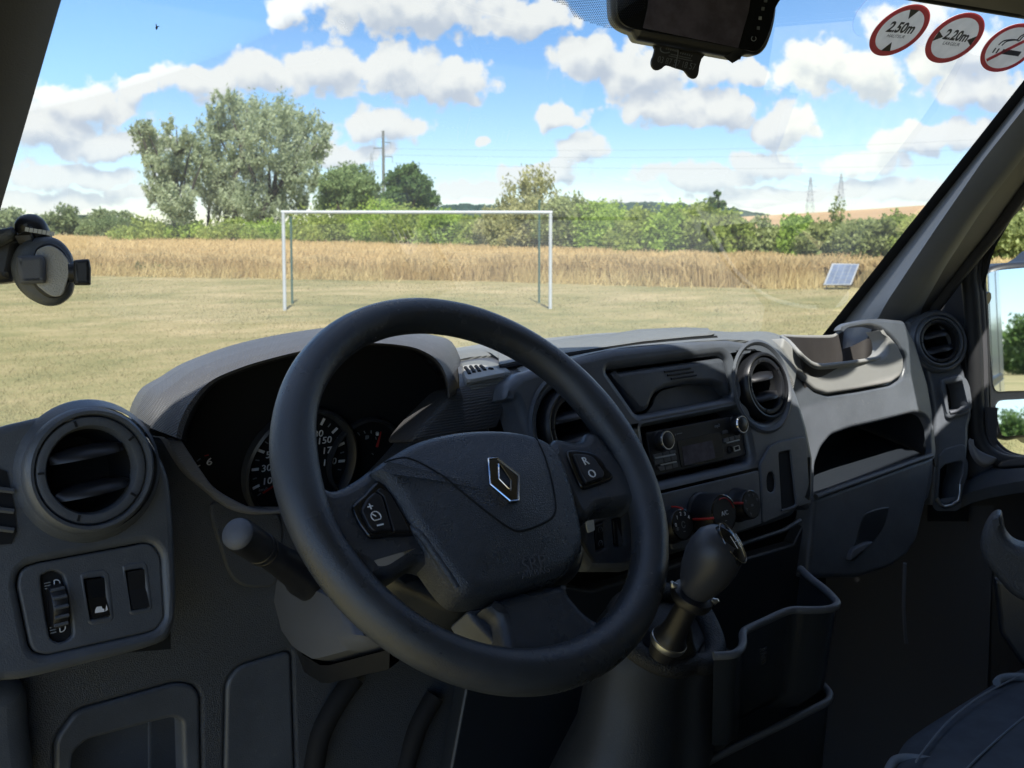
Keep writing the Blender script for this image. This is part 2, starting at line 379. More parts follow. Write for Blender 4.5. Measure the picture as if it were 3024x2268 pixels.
M = {
 'plastic': mat('dark_plastic', DARK, .40, .6, bump=.35, scale=900, wear=.10, var=.16, vscale=14, dust=.16),
 'grain': mat('leather_grain_plastic', (.054, .062, .074), .40, .5, bump=.45, scale=560, kind='leather', wear=.08, dust=.12),
 'facade': mat('satin_facade_plastic', (.092, .103, .120), .38, .6, bump=.22, scale=1100, wear=.10, var=.16, vscale=10, dust=.2),
 'rim': mat('moulded_rim_leathergrain', (.034, .040, .050), .32, .6, bump=.22, scale=800, kind='leather', wear=.12, var=.25, vscale=9),
 'hub': mat('airbag_cover_grain', (.038, .046, .059), .33, .6, bump=.36, scale=520, kind='leather', wear=.08, dust=.06),
 'beige': mat('light_grey_dash_skin', (.215, .222, .216), .5, .5, bump=.8, scale=1900, kind='dots', var=.05, vscale=8),
 'beige_smooth': mat('light_grey_smooth', (.30, .298, .285), .6, .4, bump=.15, scale=1200, var=.05, vscale=9),
 'hood': mat('cluster_hood_skin', (.092, .091, .095), .42, .5, bump=.6, scale=1900, kind='dots', var=.08, vscale=8, dust=.3),
 'grey': mat('mid_grey_plastic', (.095, .103, .122), .55, .45, bump=.2, scale=1200, var=.06, vscale=9),
 'trim': mat('grey_lined_trim', (.16, .165, .175), .5, .5, bump=.4, scale=2600, kind='dots'),
 'black': mat('black_plastic', (.012, .013, .016), .4, .5, bump=.1, scale=1500, wear=.05),
 'matt': mat('black_matt', (.010, .011, .013), .8, .3),
 'gloss': mat('black_gloss', (.008, .009, .011), .12, .6),
 'screen': mat('dark_screen', (.060, .054, .075), .25, .5, var=.25, vscale=60),
 'chrome': mat('chrome', (.75, .76, .78), .12, .5, metal=1.0),
 'satin': mat('satin_metal', (.5, .52, .54), .35, .5, metal=1.0),
 'bronze': mat('dark_chrome', (.20, .19, .17), .14, .5, metal=1.0),
 'white': mat('white_print', (.72, .74, .76), .6, .3),
 'dim': mat('dim_print', (.20, .22, .24), .6, .3),
 'red': mat('red_print', (.42, .03, .025), .5, .4),
 'redneedle': mat('red_needle', (.35, .02, .02), .5, .4),
 'bin': mat('storage_bin_plastic', (.016, .020, .026), .36, .5, bump=.25, scale=900, wear=.06),
 'rubber': mat('rubber_seal', (.014, .015, .017), .6, .4),
 'headliner': mat('headliner_cloth', (.30, .30, .295), .9, .2, bump=.5, scale=700),
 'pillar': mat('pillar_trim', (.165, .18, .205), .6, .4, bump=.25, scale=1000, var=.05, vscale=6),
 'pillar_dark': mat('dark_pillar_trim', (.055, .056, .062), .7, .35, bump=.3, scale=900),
 'boot': mat('gear_boot_leather', (.010, .012, .015), .5, .5, bump=.5, scale=420, kind='leather'),
 'seat': mat('seat_fabric', (.10, .12, .15), .9, .25, bump=.6, scale=2600, kind='weave', var=.12, vscale=30),
 'piping': mat('seat_piping', (.22, .26, .31), .7, .3),
 'paint': mat('white_van_paint', (.78, .79, .80), .28, .5, coat=.6),
 'felt': mat('grey_felt_pad', (.42, .42, .41), .95, .2, bump=.9, scale=900),
 'mirror': mat('mirror_silver', (.86, .88, .89), .015, .5, metal=1.0),
 'sticker_red': mat('sticker_red', (.62, .075, .085), .5, .4, var=.08, vscale=40),
 'sticker_white': mat('sticker_white', (.80, .80, .78), .55, .4, var=.05, vscale=60),
 'ink': mat('sticker_ink', (.02, .021, .024), .55, .4),
 'carpet': mat('floor_mat', (.015, .016, .018), .95, .2, bump=.6, scale=600),
 'ivory': mat('ivory_tag', (.5, .52, .52), .5, .4),
}
def glass(name, dust=.02, tint=(.96, .98, .97)):
    m = bpy.data.materials.new(name); m.use_nodes = True; b = NT(m.node_tree); b.n.remove(b.n['Principled BSDF'])
    tr = b.node('ShaderNodeBsdfTransparent'); tr.inputs[0].default_value = (*tint, 1)
    gl = b.node('ShaderNodeBsdfGlossy'); gl.inputs['Roughness'].default_value = .01
    fr = b.node('ShaderNodeFresnel'); fr.inputs[0].default_value = 1.45
    mx = b.node('ShaderNodeMixShader'); b.put(mx.inputs[0], b.math('MULTIPLY', fr.outputs[0], .24)); b.l.new(tr.outputs[0], mx.inputs[1]); b.l.new(gl.outputs[0], mx.inputs[2])
    out = mx.outputs[0]
    if dust:
        tcx = b.node('ShaderNodeTexCoord').outputs['Object']
        df = b.node('ShaderNodeBsdfDiffuse'); df.inputs[0].default_value = (.8, .82, .8, 1); tl = b.node('ShaderNodeBsdfTranslucent'); tl.inputs[0].default_value = (.8, .82, .8, 1)
        ad = b.node('ShaderNodeMixShader'); ad.inputs[0].default_value = .5; b.l.new(df.outputs[0], ad.inputs[1]); b.l.new(tl.outputs[0], ad.inputs[2])
        m2 = b.node('ShaderNodeMixShader'); b.put(m2.inputs[0], b.ramp(b.noise(tcx, 2.2, 5, .6), .3, .75, dust * .5, dust * 1.6)); b.l.new(out, m2.inputs[1]); b.l.new(ad.outputs[0], m2.inputs[2]); out = m2.outputs[0]
    b.l.new(out, b.n['Material Output'].inputs[0]); return m
def backlit(m, f=.45):
    b = NT(m.node_tree); p = b.n['Principled BSDF']; t = b.node('ShaderNodeBsdfTranslucent'); l = p.inputs['Base Color'].links[0].from_socket if p.inputs['Base Color'].links else None
    if l: b.l.new(l, t.inputs[0])
    else: t.inputs[0].default_value = p.inputs['Base Color'].default_value
    mx = b.node('ShaderNodeMixShader'); mx.inputs[0].default_value = f; b.l.new(p.outputs[0], mx.inputs[1]); b.l.new(t.outputs[0], mx.inputs[2]); b.l.new(mx.outputs[0], b.n['Material Output'].inputs[0])
backlit(M['sticker_red']); backlit(M['sticker_white'], .5)
M['glass'] = glass('windscreen_glass', .065); M['side_glass'] = glass('side_glass', .004)

# ------------------------------------------------------------------ planes of the cab (relative to the camera)
def tilt(p, deg, yaw=0): a = R_(deg); y = R_(yaw); return PLN(p, (math.sin(y) * math.cos(a), -math.cos(y) * math.cos(a), math.sin(a)))
FAC = tilt((.99, .825, -.265), 13.7)
BASE = tilt((.5, .93, -.3), 6)
WS = .92
W = PLN((1, 1.1, -.2), (0, -WS, -1.0))          # windscreen, inner side towards the driver
WC = Vector((.549, .693, -.217)); WA = R_(41)
WN = Vector((0, -math.cos(WA), math.sin(WA)))
WPL = PLN(WC, WN)
END = tilt((1.70, .885, -.19), 12, -30)
# ================================================================== THE FIELD OUTSIDE
def soil_mat(blade=False):
    m = bpy.data.materials.new('mown_grass_blade' if blade else 'dry_mown_grass'); m.use_nodes = True; b = NT(m.node_tree); p = b.n['Principled BSDF']
    tc = b.node('ShaderNodeTexCoord').outputs['Object']
    big = b.noise(tc, .16, 5, .62); mid = b.noise(b.vec('MULTIPLY', b.vec('ADD', tc, (3, 7, 0)), (.75, 1.3, 1)), .7, 6, .66); fine = b.noise(tc, 9, 5, .7)
    v = b.math('ADD', b.math('ADD', b.math('MULTIPLY', big, .9), b.math('MULTIPLY', mid, .7)), b.math('MULTIPLY', fine, .55))
    r = b.node('ShaderNodeValToRGB'); b.put(r.inputs[0], b.math('MULTIPLY', v, .46))
    e = r.color_ramp.elements; e[0].position = .425; e[0].color = (.175, .172, .078, 1); e[1].position = .585; e[1].color = (.38, .31, .175, 1)
    k = e.new(.475); k.color = (.235, .212, .10, 1); k = e.new(.53); k.color = (.295, .25, .13, 1)
    rc = r.outputs[0]
    if blade:
        ge = b.node('ShaderNodeNewGeometry'); rc = b.mixc(b.math('MULTIPLY', ge.outputs['Random Per Island'], .8), rc, (.56, .49, .28, 1))
        t = b.node('ShaderNodeBsdfTranslucent'); b.l.new(rc, t.inputs[0]); mx = b.node('ShaderNodeMixShader'); mx.inputs[0].default_value = .5; b.l.new(p.outputs[0], mx.inputs[1]); b.l.new(t.outputs[0], mx.inputs[2]); b.l.new(mx.outputs[0], b.n['Material Output'].inputs[0])
    b.l.new(rc, p.inputs['Base Color']); p.inputs['Roughness'].default_value = 1; p.inputs['Specular IOR Level'].default_value = .1
    bn = b.node('ShaderNodeBump'); bn.inputs['Strength'].default_value = .5; bn.inputs['Distance'].default_value = .03; b.put(bn.inputs['Height'], fine); b.l.new(bn.outputs[0], p.inputs['Normal'])
    return m
def leafmat(name, c1, c2, trans=.35, scale=.5, rough=.6, spec=.3, gain=1.0):
    c1 = tuple(x * gain * 1.5 for x in c1) if gain > 1 else c1; c2 = tuple(x * gain * 1.5 for x in c2) if gain > 1 else c2
    m = bpy.data.materials.new(name); m.use_nodes = True; b = NT(m.node_tree); p = b.n['Principled BSDF']
    ge = b.node('ShaderNodeNewGeometry'); tc = b.node('ShaderNodeTexCoord').outputs['Object']
    v = b.math('ADD', b.math('MULTIPLY', ge.outputs['Random Per Island'], .6), b.math('MULTIPLY', b.ramp(b.noise(tc, scale, 3, .6), .3, .7), .45))
    c = b.mixc(v, (*c1, 1), (*c2, 1)); b.l.new(c, p.inputs['Base Color']); p.inputs['Roughness'].default_value = rough; p.inputs['Specular IOR Level'].default_value = spec
    t = b.node('ShaderNodeBsdfTranslucent'); b.l.new(c, t.inputs[0]); mx = b.node('ShaderNodeMixShader'); mx.inputs[0].default_value = trans
    b.l.new(p.outputs[0], mx.inputs[1]); b.l.new(t.outputs[0], mx.inputs[2]); b.l.new(mx.outputs[0], b.n['Material Output'].inputs[0]); return m
G_SOIL = soil_mat()
L_WILLOW = leafmat('silver_willow_leaf', (.085, .105, .055), (.20, .225, .15), .5, gain=1.9)
L_WILLOW2 = leafmat('yellowgreen_willow_leaf', (.09, .12, .04), (.21, .235, .10), .5, gain=1.5)
L_OAK = leafmat('oak_leaf', (.030, .058, .016), (.075, .12, .035), .5, gain=1.45)
L_HEDGE = leafmat('hawthorn_leaf', (.070, .094, .022), (.165, .195, .050), .5, gain=1.8)
L_HEDGE2 = leafmat('dogwood_leaf', (.08, .125, .022), (.19, .25, .05), .5, gain=1.6)
L_DULL = leafmat('dull_bramble_leaf', (.070, .085, .030), (.15, .17, .065), .5, gain=1.8)
L_OLIVE = leafmat('straw_willow_leaf', (.13, .135, .055), (.24, .235, .11), .5, gain=1.5)
L_FAR = leafmat('far_tree_leaf', (.06, .085, .035), (.13, .165, .075), .5, .2, gain=1.5)
L_MIST = leafmat('mistletoe_leaf', (.045, .06, .016), (.09, .11, .03), .2)
BARK = mat('bark', (.085, .07, .055), .95, .2, bump=.6, scale=6, var=.25, vscale=4)
BARK_D = mat('dark_bark', (.05, .043, .036), .95, .2, bump=.6, scale=6, var=.25, vscale=4)

ground = link('ground', meshof('ground', [(-4000, -4000, 0), (4000, -4000, 0), (4000, 4000, 0), (-4000, 4000, 0)], [(0, 1, 2, 3)], False), G_SOIL); ground['kind'] = 'structure'

def quads(c, size, up=.9, rg=rng, asp=1.6):   # leaf-sized quads with random directions
    n = len(c); a = rg.normal(size=(n, 3)); a[:, 2] += up; a /= np.linalg.norm(a, axis=1)[:, None]
    d = rg.normal(size=(n, 3)); w = np.cross(a, d); w /= np.linalg.norm(w, axis=1)[:, None] + 1e-9
    s = size * rg.uniform(.6, 1.35, n)[:, None]; a = a * s * asp * .5; w = w * s * .5
    v = np.stack([c - a, c - a * .1 + w, c + a, c - a * .1 - w], 1).reshape(-1, 3)
    return v, np.arange(4 * n).reshape(-1, 4)
def blob_points(blobs, n, clump=.28, rg=rng, kcl=None, streak=None):
    """leaf positions: small clumps spread through and over uneven ellipsoids (cx,cy,cz,rx,ry,rz)"""
    B = np.array(blobs, float); wts = B[:, 3] * B[:, 4] * B[:, 5]; wts = wts ** .7; wts /= wts.sum(); K = kcl or max(12, n // 22)
    bi = rg.choice(len(B), K, p=wts); d = rg.normal(size=(K, 3)); d /= np.linalg.norm(d, axis=1)[:, None]
    r = rg.uniform(.25, 1.0, K) ** .45 * rg.uniform(.86, 1.14, K)
    cc = B[bi, :3] + d * r[:, None] * B[bi, 3:6]
    ci = rg.integers(0, K, n); rad = (B[bi, 3:6].mean(1) * clump)[ci]
    g_ = rg.normal(size=(n, 3)) * rad[:, None] * .55
    if streak:
        ln = rg.normal(size=(K, 3)) * .35 + (cc - B[bi, :3]) / B[bi, 3:6] * .5; ln[:, 2] += .9; ln /= np.linalg.norm(ln, axis=1)[:, None]; t_ = rg.normal(size=n)[:, None] * rad[:, None] * streak; g_ = g_ * .42 + ln[ci] * t_
    p = cc[ci] + g_
    return p
def crown(name, blobs, n, size, m, parent, clump=.28, up=.9, seed=0, zmin=.05, label=None, asp=1.6, kcl=None, streak=None):
    rg = np.random.default_rng(seed); p = blob_points(blobs, n, clump, rg, kcl, streak); p = p[p[:, 2] > zmin]
    v, f = quads(p, size, up, rg, asp); o = link(name, npmesh(name, v, f), m, parent); return o
def branch_paths(base, tips, r0, seed=0, wob=.06):
    rd = random.Random(seed); out = []
    for t in tips:
        p0, p1 = Vector(base), Vector(t); L = (p1 - p0).length; pts = []
        mid = p0.lerp(p1, .45) + Vector((rd.uniform(-1, 1), rd.uniform(-1, 1), .4)) * L * .08
        for k in range(7):
            s = k / 6; q = p0 * (1 - s) ** 2 + mid * 2 * s * (1 - s) + p1 * s * s
            if 0 < k < 6: q = q + Vector((rd.uniform(-1, 1), rd.uniform(-1, 1), rd.uniform(-1, 1))) * L * wob * .3
            pts.append(q)
        out.append((pts, [r0 * (1 - .85 * k / 6) for k in range(7)]))
    return out
def tree(name, label, base, blobs, n, size, leaf, bark, r0, seed, group=None, trunk_h=.35, tips=None, clump=.28, up=.9, cat='tree', asp=1.6, base_spread=0, kcl=None, streak=None):
    """blobs are given relative to the base of the tree"""
    t = thing(name, label, cat, base, group); rd = random.Random(seed)
    B = [(b_[0] + base[0], b_[1] + base[1], b_[2] + base[2], *b_[3:6]) for b_ in blobs]
    crown('crown', B, n, size, leaf, t, clump, up, seed, asp=asp, kcl=kcl, streak=streak)
    if tips is None: tips = [(x, y, z + rz * .2) for x, y, z, rx, ry, rz in B]
    fork = Vector(base) + Vector((0, 0, trunk_h))
    P = []
    if base_spread:
        for tp in tips:
            s = Vector(base) + Vector((rd.uniform(-1, 1), rd.uniform(-1, 1), 0)) * base_spread; P += branch_paths(s, [tp], r0, seed + len(P))
    else:
        P.append(([Vector(base) + Vector((0, 0, -.1)), Vector(base) + Vector((0, 0, trunk_h * .5)), fork + Vector((0, 0, .1))], [r0 * 1.25, r0, r0 * .9]))
        P += branch_paths(fork, tips, r0 * .62, seed)
    tubes('trunk', P, r0, bark, t, 6)
    return t
def at_blob(px, py, D, hw, hh, base):      # an ellipsoid seen at (px,py) with the half sizes, at depth D, relative to base
    c = atD((px, py), D) - Vector(base); k = D / F_PX
    return (c.x, c.y, c.z, hw * k, max(hw, hh) * k * .9, hh * k)
def treepx(name, label, bx, D, blobs, n, size, leaf, bark=BARK, r0=.2, seed=1, **kw):
    base = atD((bx, 670), D); base.z = 0.0
    B = [at_blob(px, py, D * (1 + dd), hw, hh, base) for px, py, hw, hh, dd in blobs]
    return tree(name, label, base, B, n, size, leaf, bark, r0, seed, **kw)

# --- two silver willows, their mistletoe, and the oak by the power pole
treepx('willow_tree', 'tall silver green willow leaning left, at the left edge of the wheat', 520, 108,
  [(415, 385, 38, 34, .0), (450, 430, 45, 45, .02), (520, 400, 40, 45, -.02), (560, 440, 50, 40, .03), (480, 490, 60, 50, 0), (540, 520, 55, 55, .03), (470, 560, 40, 50, 0), (520, 600, 60, 50, -.02), (600, 470, 28, 40, .02)],
  15000, .15, L_WILLOW, BARK_D, .42, 11, trunk_h=2.0, clump=.36, up=.8, asp=3.0, kcl=300, streak=.75, tips=[atD(q, 108) for q in ((400, 370), (440, 400), (520, 370), (570, 420), (600, 470), (480, 470), (545, 500), (465, 560))])
treepx('willow_tree', 'largest tree, a broad silver willow with many dark stems, left of the goal', 770, 112,
  [(665, 310, 45, 38, 0), (720, 350, 90, 55, .02), (800, 350, 90, 48, -.02), (870, 365, 70, 50, .03), (640, 370, 50, 60, 0), (690, 430, 90, 70, .02), (790, 430, 95, 75, -.03), (880, 440, 75, 70, .02), (930, 410, 50, 50, .03), (700, 520, 95, 60, 0), (800, 520, 90, 60, .04), (880, 520, 65, 60, -.02), (650, 590, 70, 50, .02), (760, 600, 110, 50, -.01), (860, 590, 60, 45, .02), (955, 400, 30, 45, .0)],
  40000, .15, L_WILLOW, BARK_D, .36, 12, base_spread=3.2, clump=.32, up=.8, asp=3.0, kcl=560, streak=.75, tips=[atD(q, 112) for q in ((640, 340), (670, 300), (730, 320), (790, 330), (850, 340), (900, 390), (940, 420), (690, 420), (620, 400), (880, 480), (800, 400), (660, 520))])
for i, (px, py, D, r, lab) in enumerate([(525, 443, 107, .55, 'upper mistletoe ball in the leaning left willow'), (523, 522, 107, .6, 'lower mistletoe ball in the leaning left willow'), (764, 478, 110.5, .8, 'dark round mistletoe ball in the middle of the large willow'), (660, 532, 110.5, .75, 'dark mistletoe ball low on the left side of the large willow'), (868, 520, 110.5, .5, 'small mistletoe ball on the right side of the large willow')]):
    c = atD((px, py), D); o = crown('mistletoe_ball', [(c.x, c.y, c.z, r, r, r)], 420, .16, L_MIST, None, .25, 0, 40 + i); put_props(o, lab, 'mistletoe', 'mistletoe balls in the willows')
treepx('willow_tree', 'thin pale willow standing between the two tall willows', 635, 118, [(640, 480, 38, 60, 0), (610, 540, 45, 50, .01), (660, 560, 45, 50, 0)], 5000, .16, L_WILLOW, BARK_D, .2, 13, base_spread=1.5, up=.8, asp=3.0, kcl=120, streak=.8)
treepx('ash_tree', 'rounded green tree between the large willow and the power pole', 1020, 104, [(985, 540, 48, 40, 0), (1040, 525, 60, 38, .02), (1080, 555, 45, 42, -.02), (1000, 590, 70, 45, .02), (1070, 600, 60, 40, 0)], 14000, .20, leafmat('ash_leaf', (.065, .10, .035), (.15, .195, .085), .5, gain=1.5), BARK, .28, 14, trunk_h=2, kcl=420)
treepx('oak_tree', 'dark green oak just right of the power pole', 1212, 100, [(1205, 510, 36, 26, 0), (1180, 540, 42, 30, .02), (1235, 545, 45, 30, -.02), (1205, 580, 62, 32, 0), (1255, 590, 40, 26, .02), (1165, 590, 40, 28, 0)], 14000, .20, L_OAK, BARK, .3, 15, trunk_h=1.5, kcl=520)

# --- the hedge between the wheat and the hill: each shrub its own thing
def far_depth(px):
    T = [(-300, 190), (150, 178), (300, 150), (430, 101), (800, 99), (1250, 72), (1650, 58), (2000, 49), (2500, 42), (3400, 38)]
    return float(np.interp(px, [a for a, _ in T], [d for _, d in T]))
SHR = [  # px, top px, half width px, leaf, label
 (330, 640, 75, L_FAR, 'low dark bush at the far left of the hedge'), (440, 646, 80, L_HEDGE, 'bush in front of the leaning willow'), (560, 652, 80, L_HEDGE2, 'bright bush below the two tall willows'),
 (680, 650, 85, L_HEDGE, 'bush under the broad willow'), (790, 655, 80, L_HEDGE2, 'yellow green bush just left of the left goalpost'), (900, 640, 80, L_HEDGE, 'bush seen behind the left post of the goal'),
 (1000, 610, 80, L_HEDGE, 'bush behind the left third of the crossbar'), (1110, 588, 85, L_HEDGE2, 'bush at the foot of the power pole'), (1200, 606, 85, L_HEDGE, 'dark bush below the oak'),
 (1300, 622, 80, L_HEDGE2, 'bush behind the middle of the goal'), (1400, 640, 70, L_HEDGE, 'low bush behind the goal right of its middle'), (1470, 610, 75, L_OLIVE, 'olive bush below the straw coloured willow'),
 (1570, 585, 85, L_OLIVE, 'tall olive bush behind the right green pole'), (1690, 578, 80, L_DULL, 'dull olive bush behind the right goalpost'), (1790, 596, 85, L_HEDGE2, 'bright green bush just right of the goal'),
 (1890, 612, 75, L_HEDGE, 'bush right of the bright green one'), (1980, 606, 80, L_HEDGE2, 'bush left of the hedge tip with a small sapling'), (2080, 592, 80, L_HEDGE, 'tall bush under the small sapling'),
 (2160, 618, 60, L_HEDGE, 'bush where the hedge steps down'), (2250, 642, 70, L_DULL, 'dark low bush with shaded foot'), (2350, 640, 75, L_HEDGE2, 'bright bush left of the two pylons'),
 (2450, 645, 75, L_DULL, 'greyish bramble bush below the pylons'), (2550, 648, 80, L_DULL, 'bramble bush behind the solar panel'), (2650, 640, 85, L_HEDGE, 'bush running behind the right windscreen pillar'),
 (2790, 628, 90, L_HEDGE, 'bush half hidden by the right pillar'), (2930, 600, 100, L_DULL, 'tall dusty bush seen through the passenger window'), (3080, 580, 110, L_DULL, 'bush at the edge of the passenger window')]
for i, (px, top, hw, leaf, lab) in enumerate(SHR):
    D = far_depth(px) * (1.0 + .03 * (i % 3)) + 1.5; base = atD((px, 670), D); base.z = 0; k = D / F_PX
    top -= 8 if px > 2200 else 3; H = (670 - top) * k + CZ; rx = hw * k * 1.22; rd = random.Random(100 + i); bl = []
    for j in range(9):
        hh = H * rd.uniform(.30, .44); zc = rd.uniform(.25, .92) * (H - hh) + hh * .3
        bl.append((rd.uniform(-.75, .75) * rx, rd.uniform(-.5, .6) * rx, zc, rx * rd.uniform(.4, .62), rx * rd.uniform(.4, .6), hh * .8))
    bl.append((0, 0, H * .72, rx * .55, rx * .5, H * .27))
    tree('hedge_shrub', lab, base, bl, int(8500 if D < 75 else 4200), .085 + D * .0010, leaf, BARK, .05 + H * .008, 200 + i, 'shrubs of the hedge beyond the wheat', trunk_h=.4, cat='shrub', kcl=330, clump=.30)
# wispy saplings that stick out of the hedge
treepx('willow_sapling', 'wispy straw coloured willow rising above the hedge behind the goal', 1560, 70, [(1530, 580, 45, 45, 0), (1580, 550, 55, 45, 0), (1625, 590, 45, 40, 0), (1500, 610, 40, 35, 0), (1560, 640, 90, 40, 0)], 3400, .11, L_OLIVE, BARK, .05, 61, base_spread=1.2, up=1.2, asp=3.4, kcl=170, clump=.34, streak=1.0, tips=[atD(q, 70) for q in ((1500, 560), (1530, 530), (1560, 510), (1585, 512), (1610, 530), (1645, 560), (1480, 590), (1670, 590))])
treepx('sapling', 'small dark sapling poking up from the right part of the hedge', 2118, 50, [(2118, 572, 9, 11, 0), (2108, 590, 13, 9, 0), (2126, 604, 16, 10, 0)], 190, .14, L_OAK, BARK, .03, 62, kcl=60, trunk_h=1.5)
treepx('sapling', 'thin bare sapling in front of the right pylon', 2478, 44, [(2478, 600, 22, 22, 0), (2470, 625, 26, 18, 0)], 110, .10, L_DULL, BARK, .02, 63, kcl=50, base_spread=.3)
# far trees on the left
for i, (px, top, hw, lab) in enumerate([(30, 622, 62, 'far tree behind the phone holder arm'), (185, 612, 52, 'round far tree right of the phone holder'), (110, 640, 40, 'far bush behind the phone holder'), (262, 648, 30, 'small far bush on the left skyline'), (300, 622, 38, 'pointed far tree left of the willows'), (360, 628, 50, 'yellowish far tree beside the leaning willow')]):
    D = 195; k = D / F_PX; base = atD((px, 670), D); base.z = 0; H = (675 - top) * k + CZ; rx = hw * k
    tree('far_tree', lab, base, [(0, 0, H * .62, rx * .8, rx * .8, H * .36), (-rx * .5, 0, H * .4, rx * .6, rx * .6, H * .3), (rx * .5, 0, H * .4, rx * .6, rx * .6, H * .3)], 2600, .42, leafmat('far_leaf_%d' % i, (.075, .10, .045), (.17, .20, .10), .5, .15, gain=1.4), BARK, .2, 300 + i, 'far trees on the left skyline', kcl=170)
# trees behind the van, seen in the side mirror
for i, (x, y, H, lab) in enumerate([(3.2, -120, 6, 'dark tree seen in the door mirror right beside the van side'), (9, -118, 5.5, 'low dark tree second from the van in the mirror'), (17, -118, 5, 'low dark bushy tree in the middle of the mirror view'), (26, -112, 5.5, 'dark tree at the outer edge of the mirror view')]):
    tree('roadside_tree', lab, Vector((x, y, 0)), [(0, 0, H * .6, 3.6, 3.6, H * .36), (-3, 0, H * .38, 3.2, 3, H * .33), (3, .5, H * .38, 3.2, 3, H * .33)], 6500, .34, L_OAK, BARK, .25, 400 + i, 'trees reflected in the door mirror', kcl=170)

# --- wheat
WH_MAT = leafmat('ripe_wheat', (.42, .31, .145), (.62, .48, .25), .45, .35, .8, .2)
WH_TOP = mat('ripe_wheat_canopy', (.43, .315, .155), 1, .1, bump=.8, scale=2.5, var=.28, vscale=.7)
near_px = [(-500, 804), (0, 808), (270, 812), (830, 822), (1650, 834), (2120, 849), (2330, 851), (2440, 836), (2560, 838), (2680, 860), (2850, 868), (3300, 884), (3900, 912)]
NEAR = [gnd(p) for p in near_px]
FAR_D = lambda px: far_depth(px) - 1.0
FARP = []
for px, _ in near_px:
    q = atD((px, 670), FAR_D(px)); q.z = 0; FARP.append(q)
def wheat_h(x, y): return .82 + .07 * np.sin(x * .9 + y * .3) + .05 * np.sin(y * 1.7 - x * .5) + .03 * np.sin(x * 3.1)
nn = resamp(NEAR, 160); ff = resamp(FARP, 160); rows = 34; vv = []; 
for r in range(rows):
    s = (r / (rows - 1)) ** 1.6
    for a, c in zip(nn, ff):
        q = a.lerp(c, .012 + s * .988); vv.append((q.x, q.y, float(wheat_h(q.x, q.y)) - .16))
fc = [(r * 160 + i, r * 160 + i + 1, (r + 1) * 160 + i + 1, (r + 1) * 160 + i) for r in range(rows - 1) for i in range(159)]
k0 = len(vv); vv += [(p[0], p[1], 0) for p in vv[:160]]; fc += [(i, i + 1, k0 + i + 1, k0 + i) for i in range(159)]
wheat = link('wheat_canopy', meshof('wheat_canopy', vv, fc), WH_TOP); put_props(wheat, 'golden ripe wheat field in front of the hedge', 'wheat', None, 'stuff')
def pick(n, smax, pw):
    i = rng.uniform(0, 158.99, n); j = i.astype(int); t = (i - j)[:, None]; A = np.array([tuple(p) for p in nn]); C = np.array([tuple(p) for p in ff])
    a = A[j] * (1 - t) + A[j + 1] * t; c = C[j] * (1 - t) + C[j + 1] * t; s = (rng.uniform(0, 1, n) ** pw * smax)[:, None]
    return a * (1 - s) + c * s, s[:, 0]
P_, s_ = pick(62000, .10, 1.0); P2, s2 = pick(76000, 1.0, 1.8); P_ = np.concatenate([P_, P2])
P_ += rng.normal(size=P_.shape) * [.12, .12, 0]
h = wheat_h(P_[:, 0], P_[:, 1]) * rng.uniform(.78, 1.16, len(P_)); lean = rng.normal(size=(len(P_), 2)) * .13 + [.05, .02]
w_ = rng.uniform(.008, .021, len(P_)); an = rng.uniform(-1, 1, len(P_)) * .7 - .7; dx, dy = np.cos(an) * w_, np.sin(an) * w_
b0 = P_.copy(); b0[:, 2] = 0; tp = P_.copy(); tp[:, :2] += lean; tp[:, 2] = h; md = b0 * .22 + tp * .78; hd = tp.copy(); hd[:, :2] += lean * .5; hd[:, 2] += .02
e = np.stack([dx, dy, 0 * dx], 1)
v_ = np.stack([b0 - e * .6, b0 + e * .6, md + e * .6, md - e * .6, md - e, md + e * 1.5, hd + e * .3, hd - e * .8], 1).reshape(-1, 3)
idx = np.arange(len(P_))[:, None] * 8
f_ = np.concatenate([idx + [0, 1, 2, 3], idx + [4, 5, 6, 7]], 0)
o = link('wheat_stalks', npmesh('wheat_stalks', v_, f_), WH_MAT); put_props(o, 'ripe wheat stalks with heavy heads along the field edge', 'wheat', None, 'stuff')
# pale tall grass along the foot of the wheat
P_, s_ = pick(9000, .004, 1.0); P_ += rng.normal(size=P_.shape) * [.35, .35, 0]; P_ -= np.array([.25, .45, 0]); cl = np.sin(P_[:, 0] * 1.3) + np.sin(P_[:, 0] * .43 + 1) > -.4; P_ = P_[cl]
h = rng.uniform(.18, .62, len(P_)); lean = rng.normal(size=(len(P_), 2)) * .16 + [.10, .03]; w_ = rng.uniform(.008, .02, len(P_)); an = rng.uniform(-1, 1, len(P_)) - .7
e = np.stack([np.cos(an) * w_, np.sin(an) * w_, 0 * w_], 1); b0 = P_.copy(); b0[:, 2] = 0; tp = P_.copy(); tp[:, :2] += lean; tp[:, 2] = h
v_ = np.stack([b0 - e, b0 + e, tp + e * .4, tp - e * .4], 1).reshape(-1, 3)
o = link('tall_dry_grass', npmesh('tall_dry_grass', v_, np.arange(len(v_)).reshape(-1, 4)), leafmat('straw_grass', (.36, .27, .115), (.62, .50, .25), .35, .3, .8, .2)); put_props(o, 'pale dry grass tufts along the foot of the wheat', 'grass', None, 'stuff')
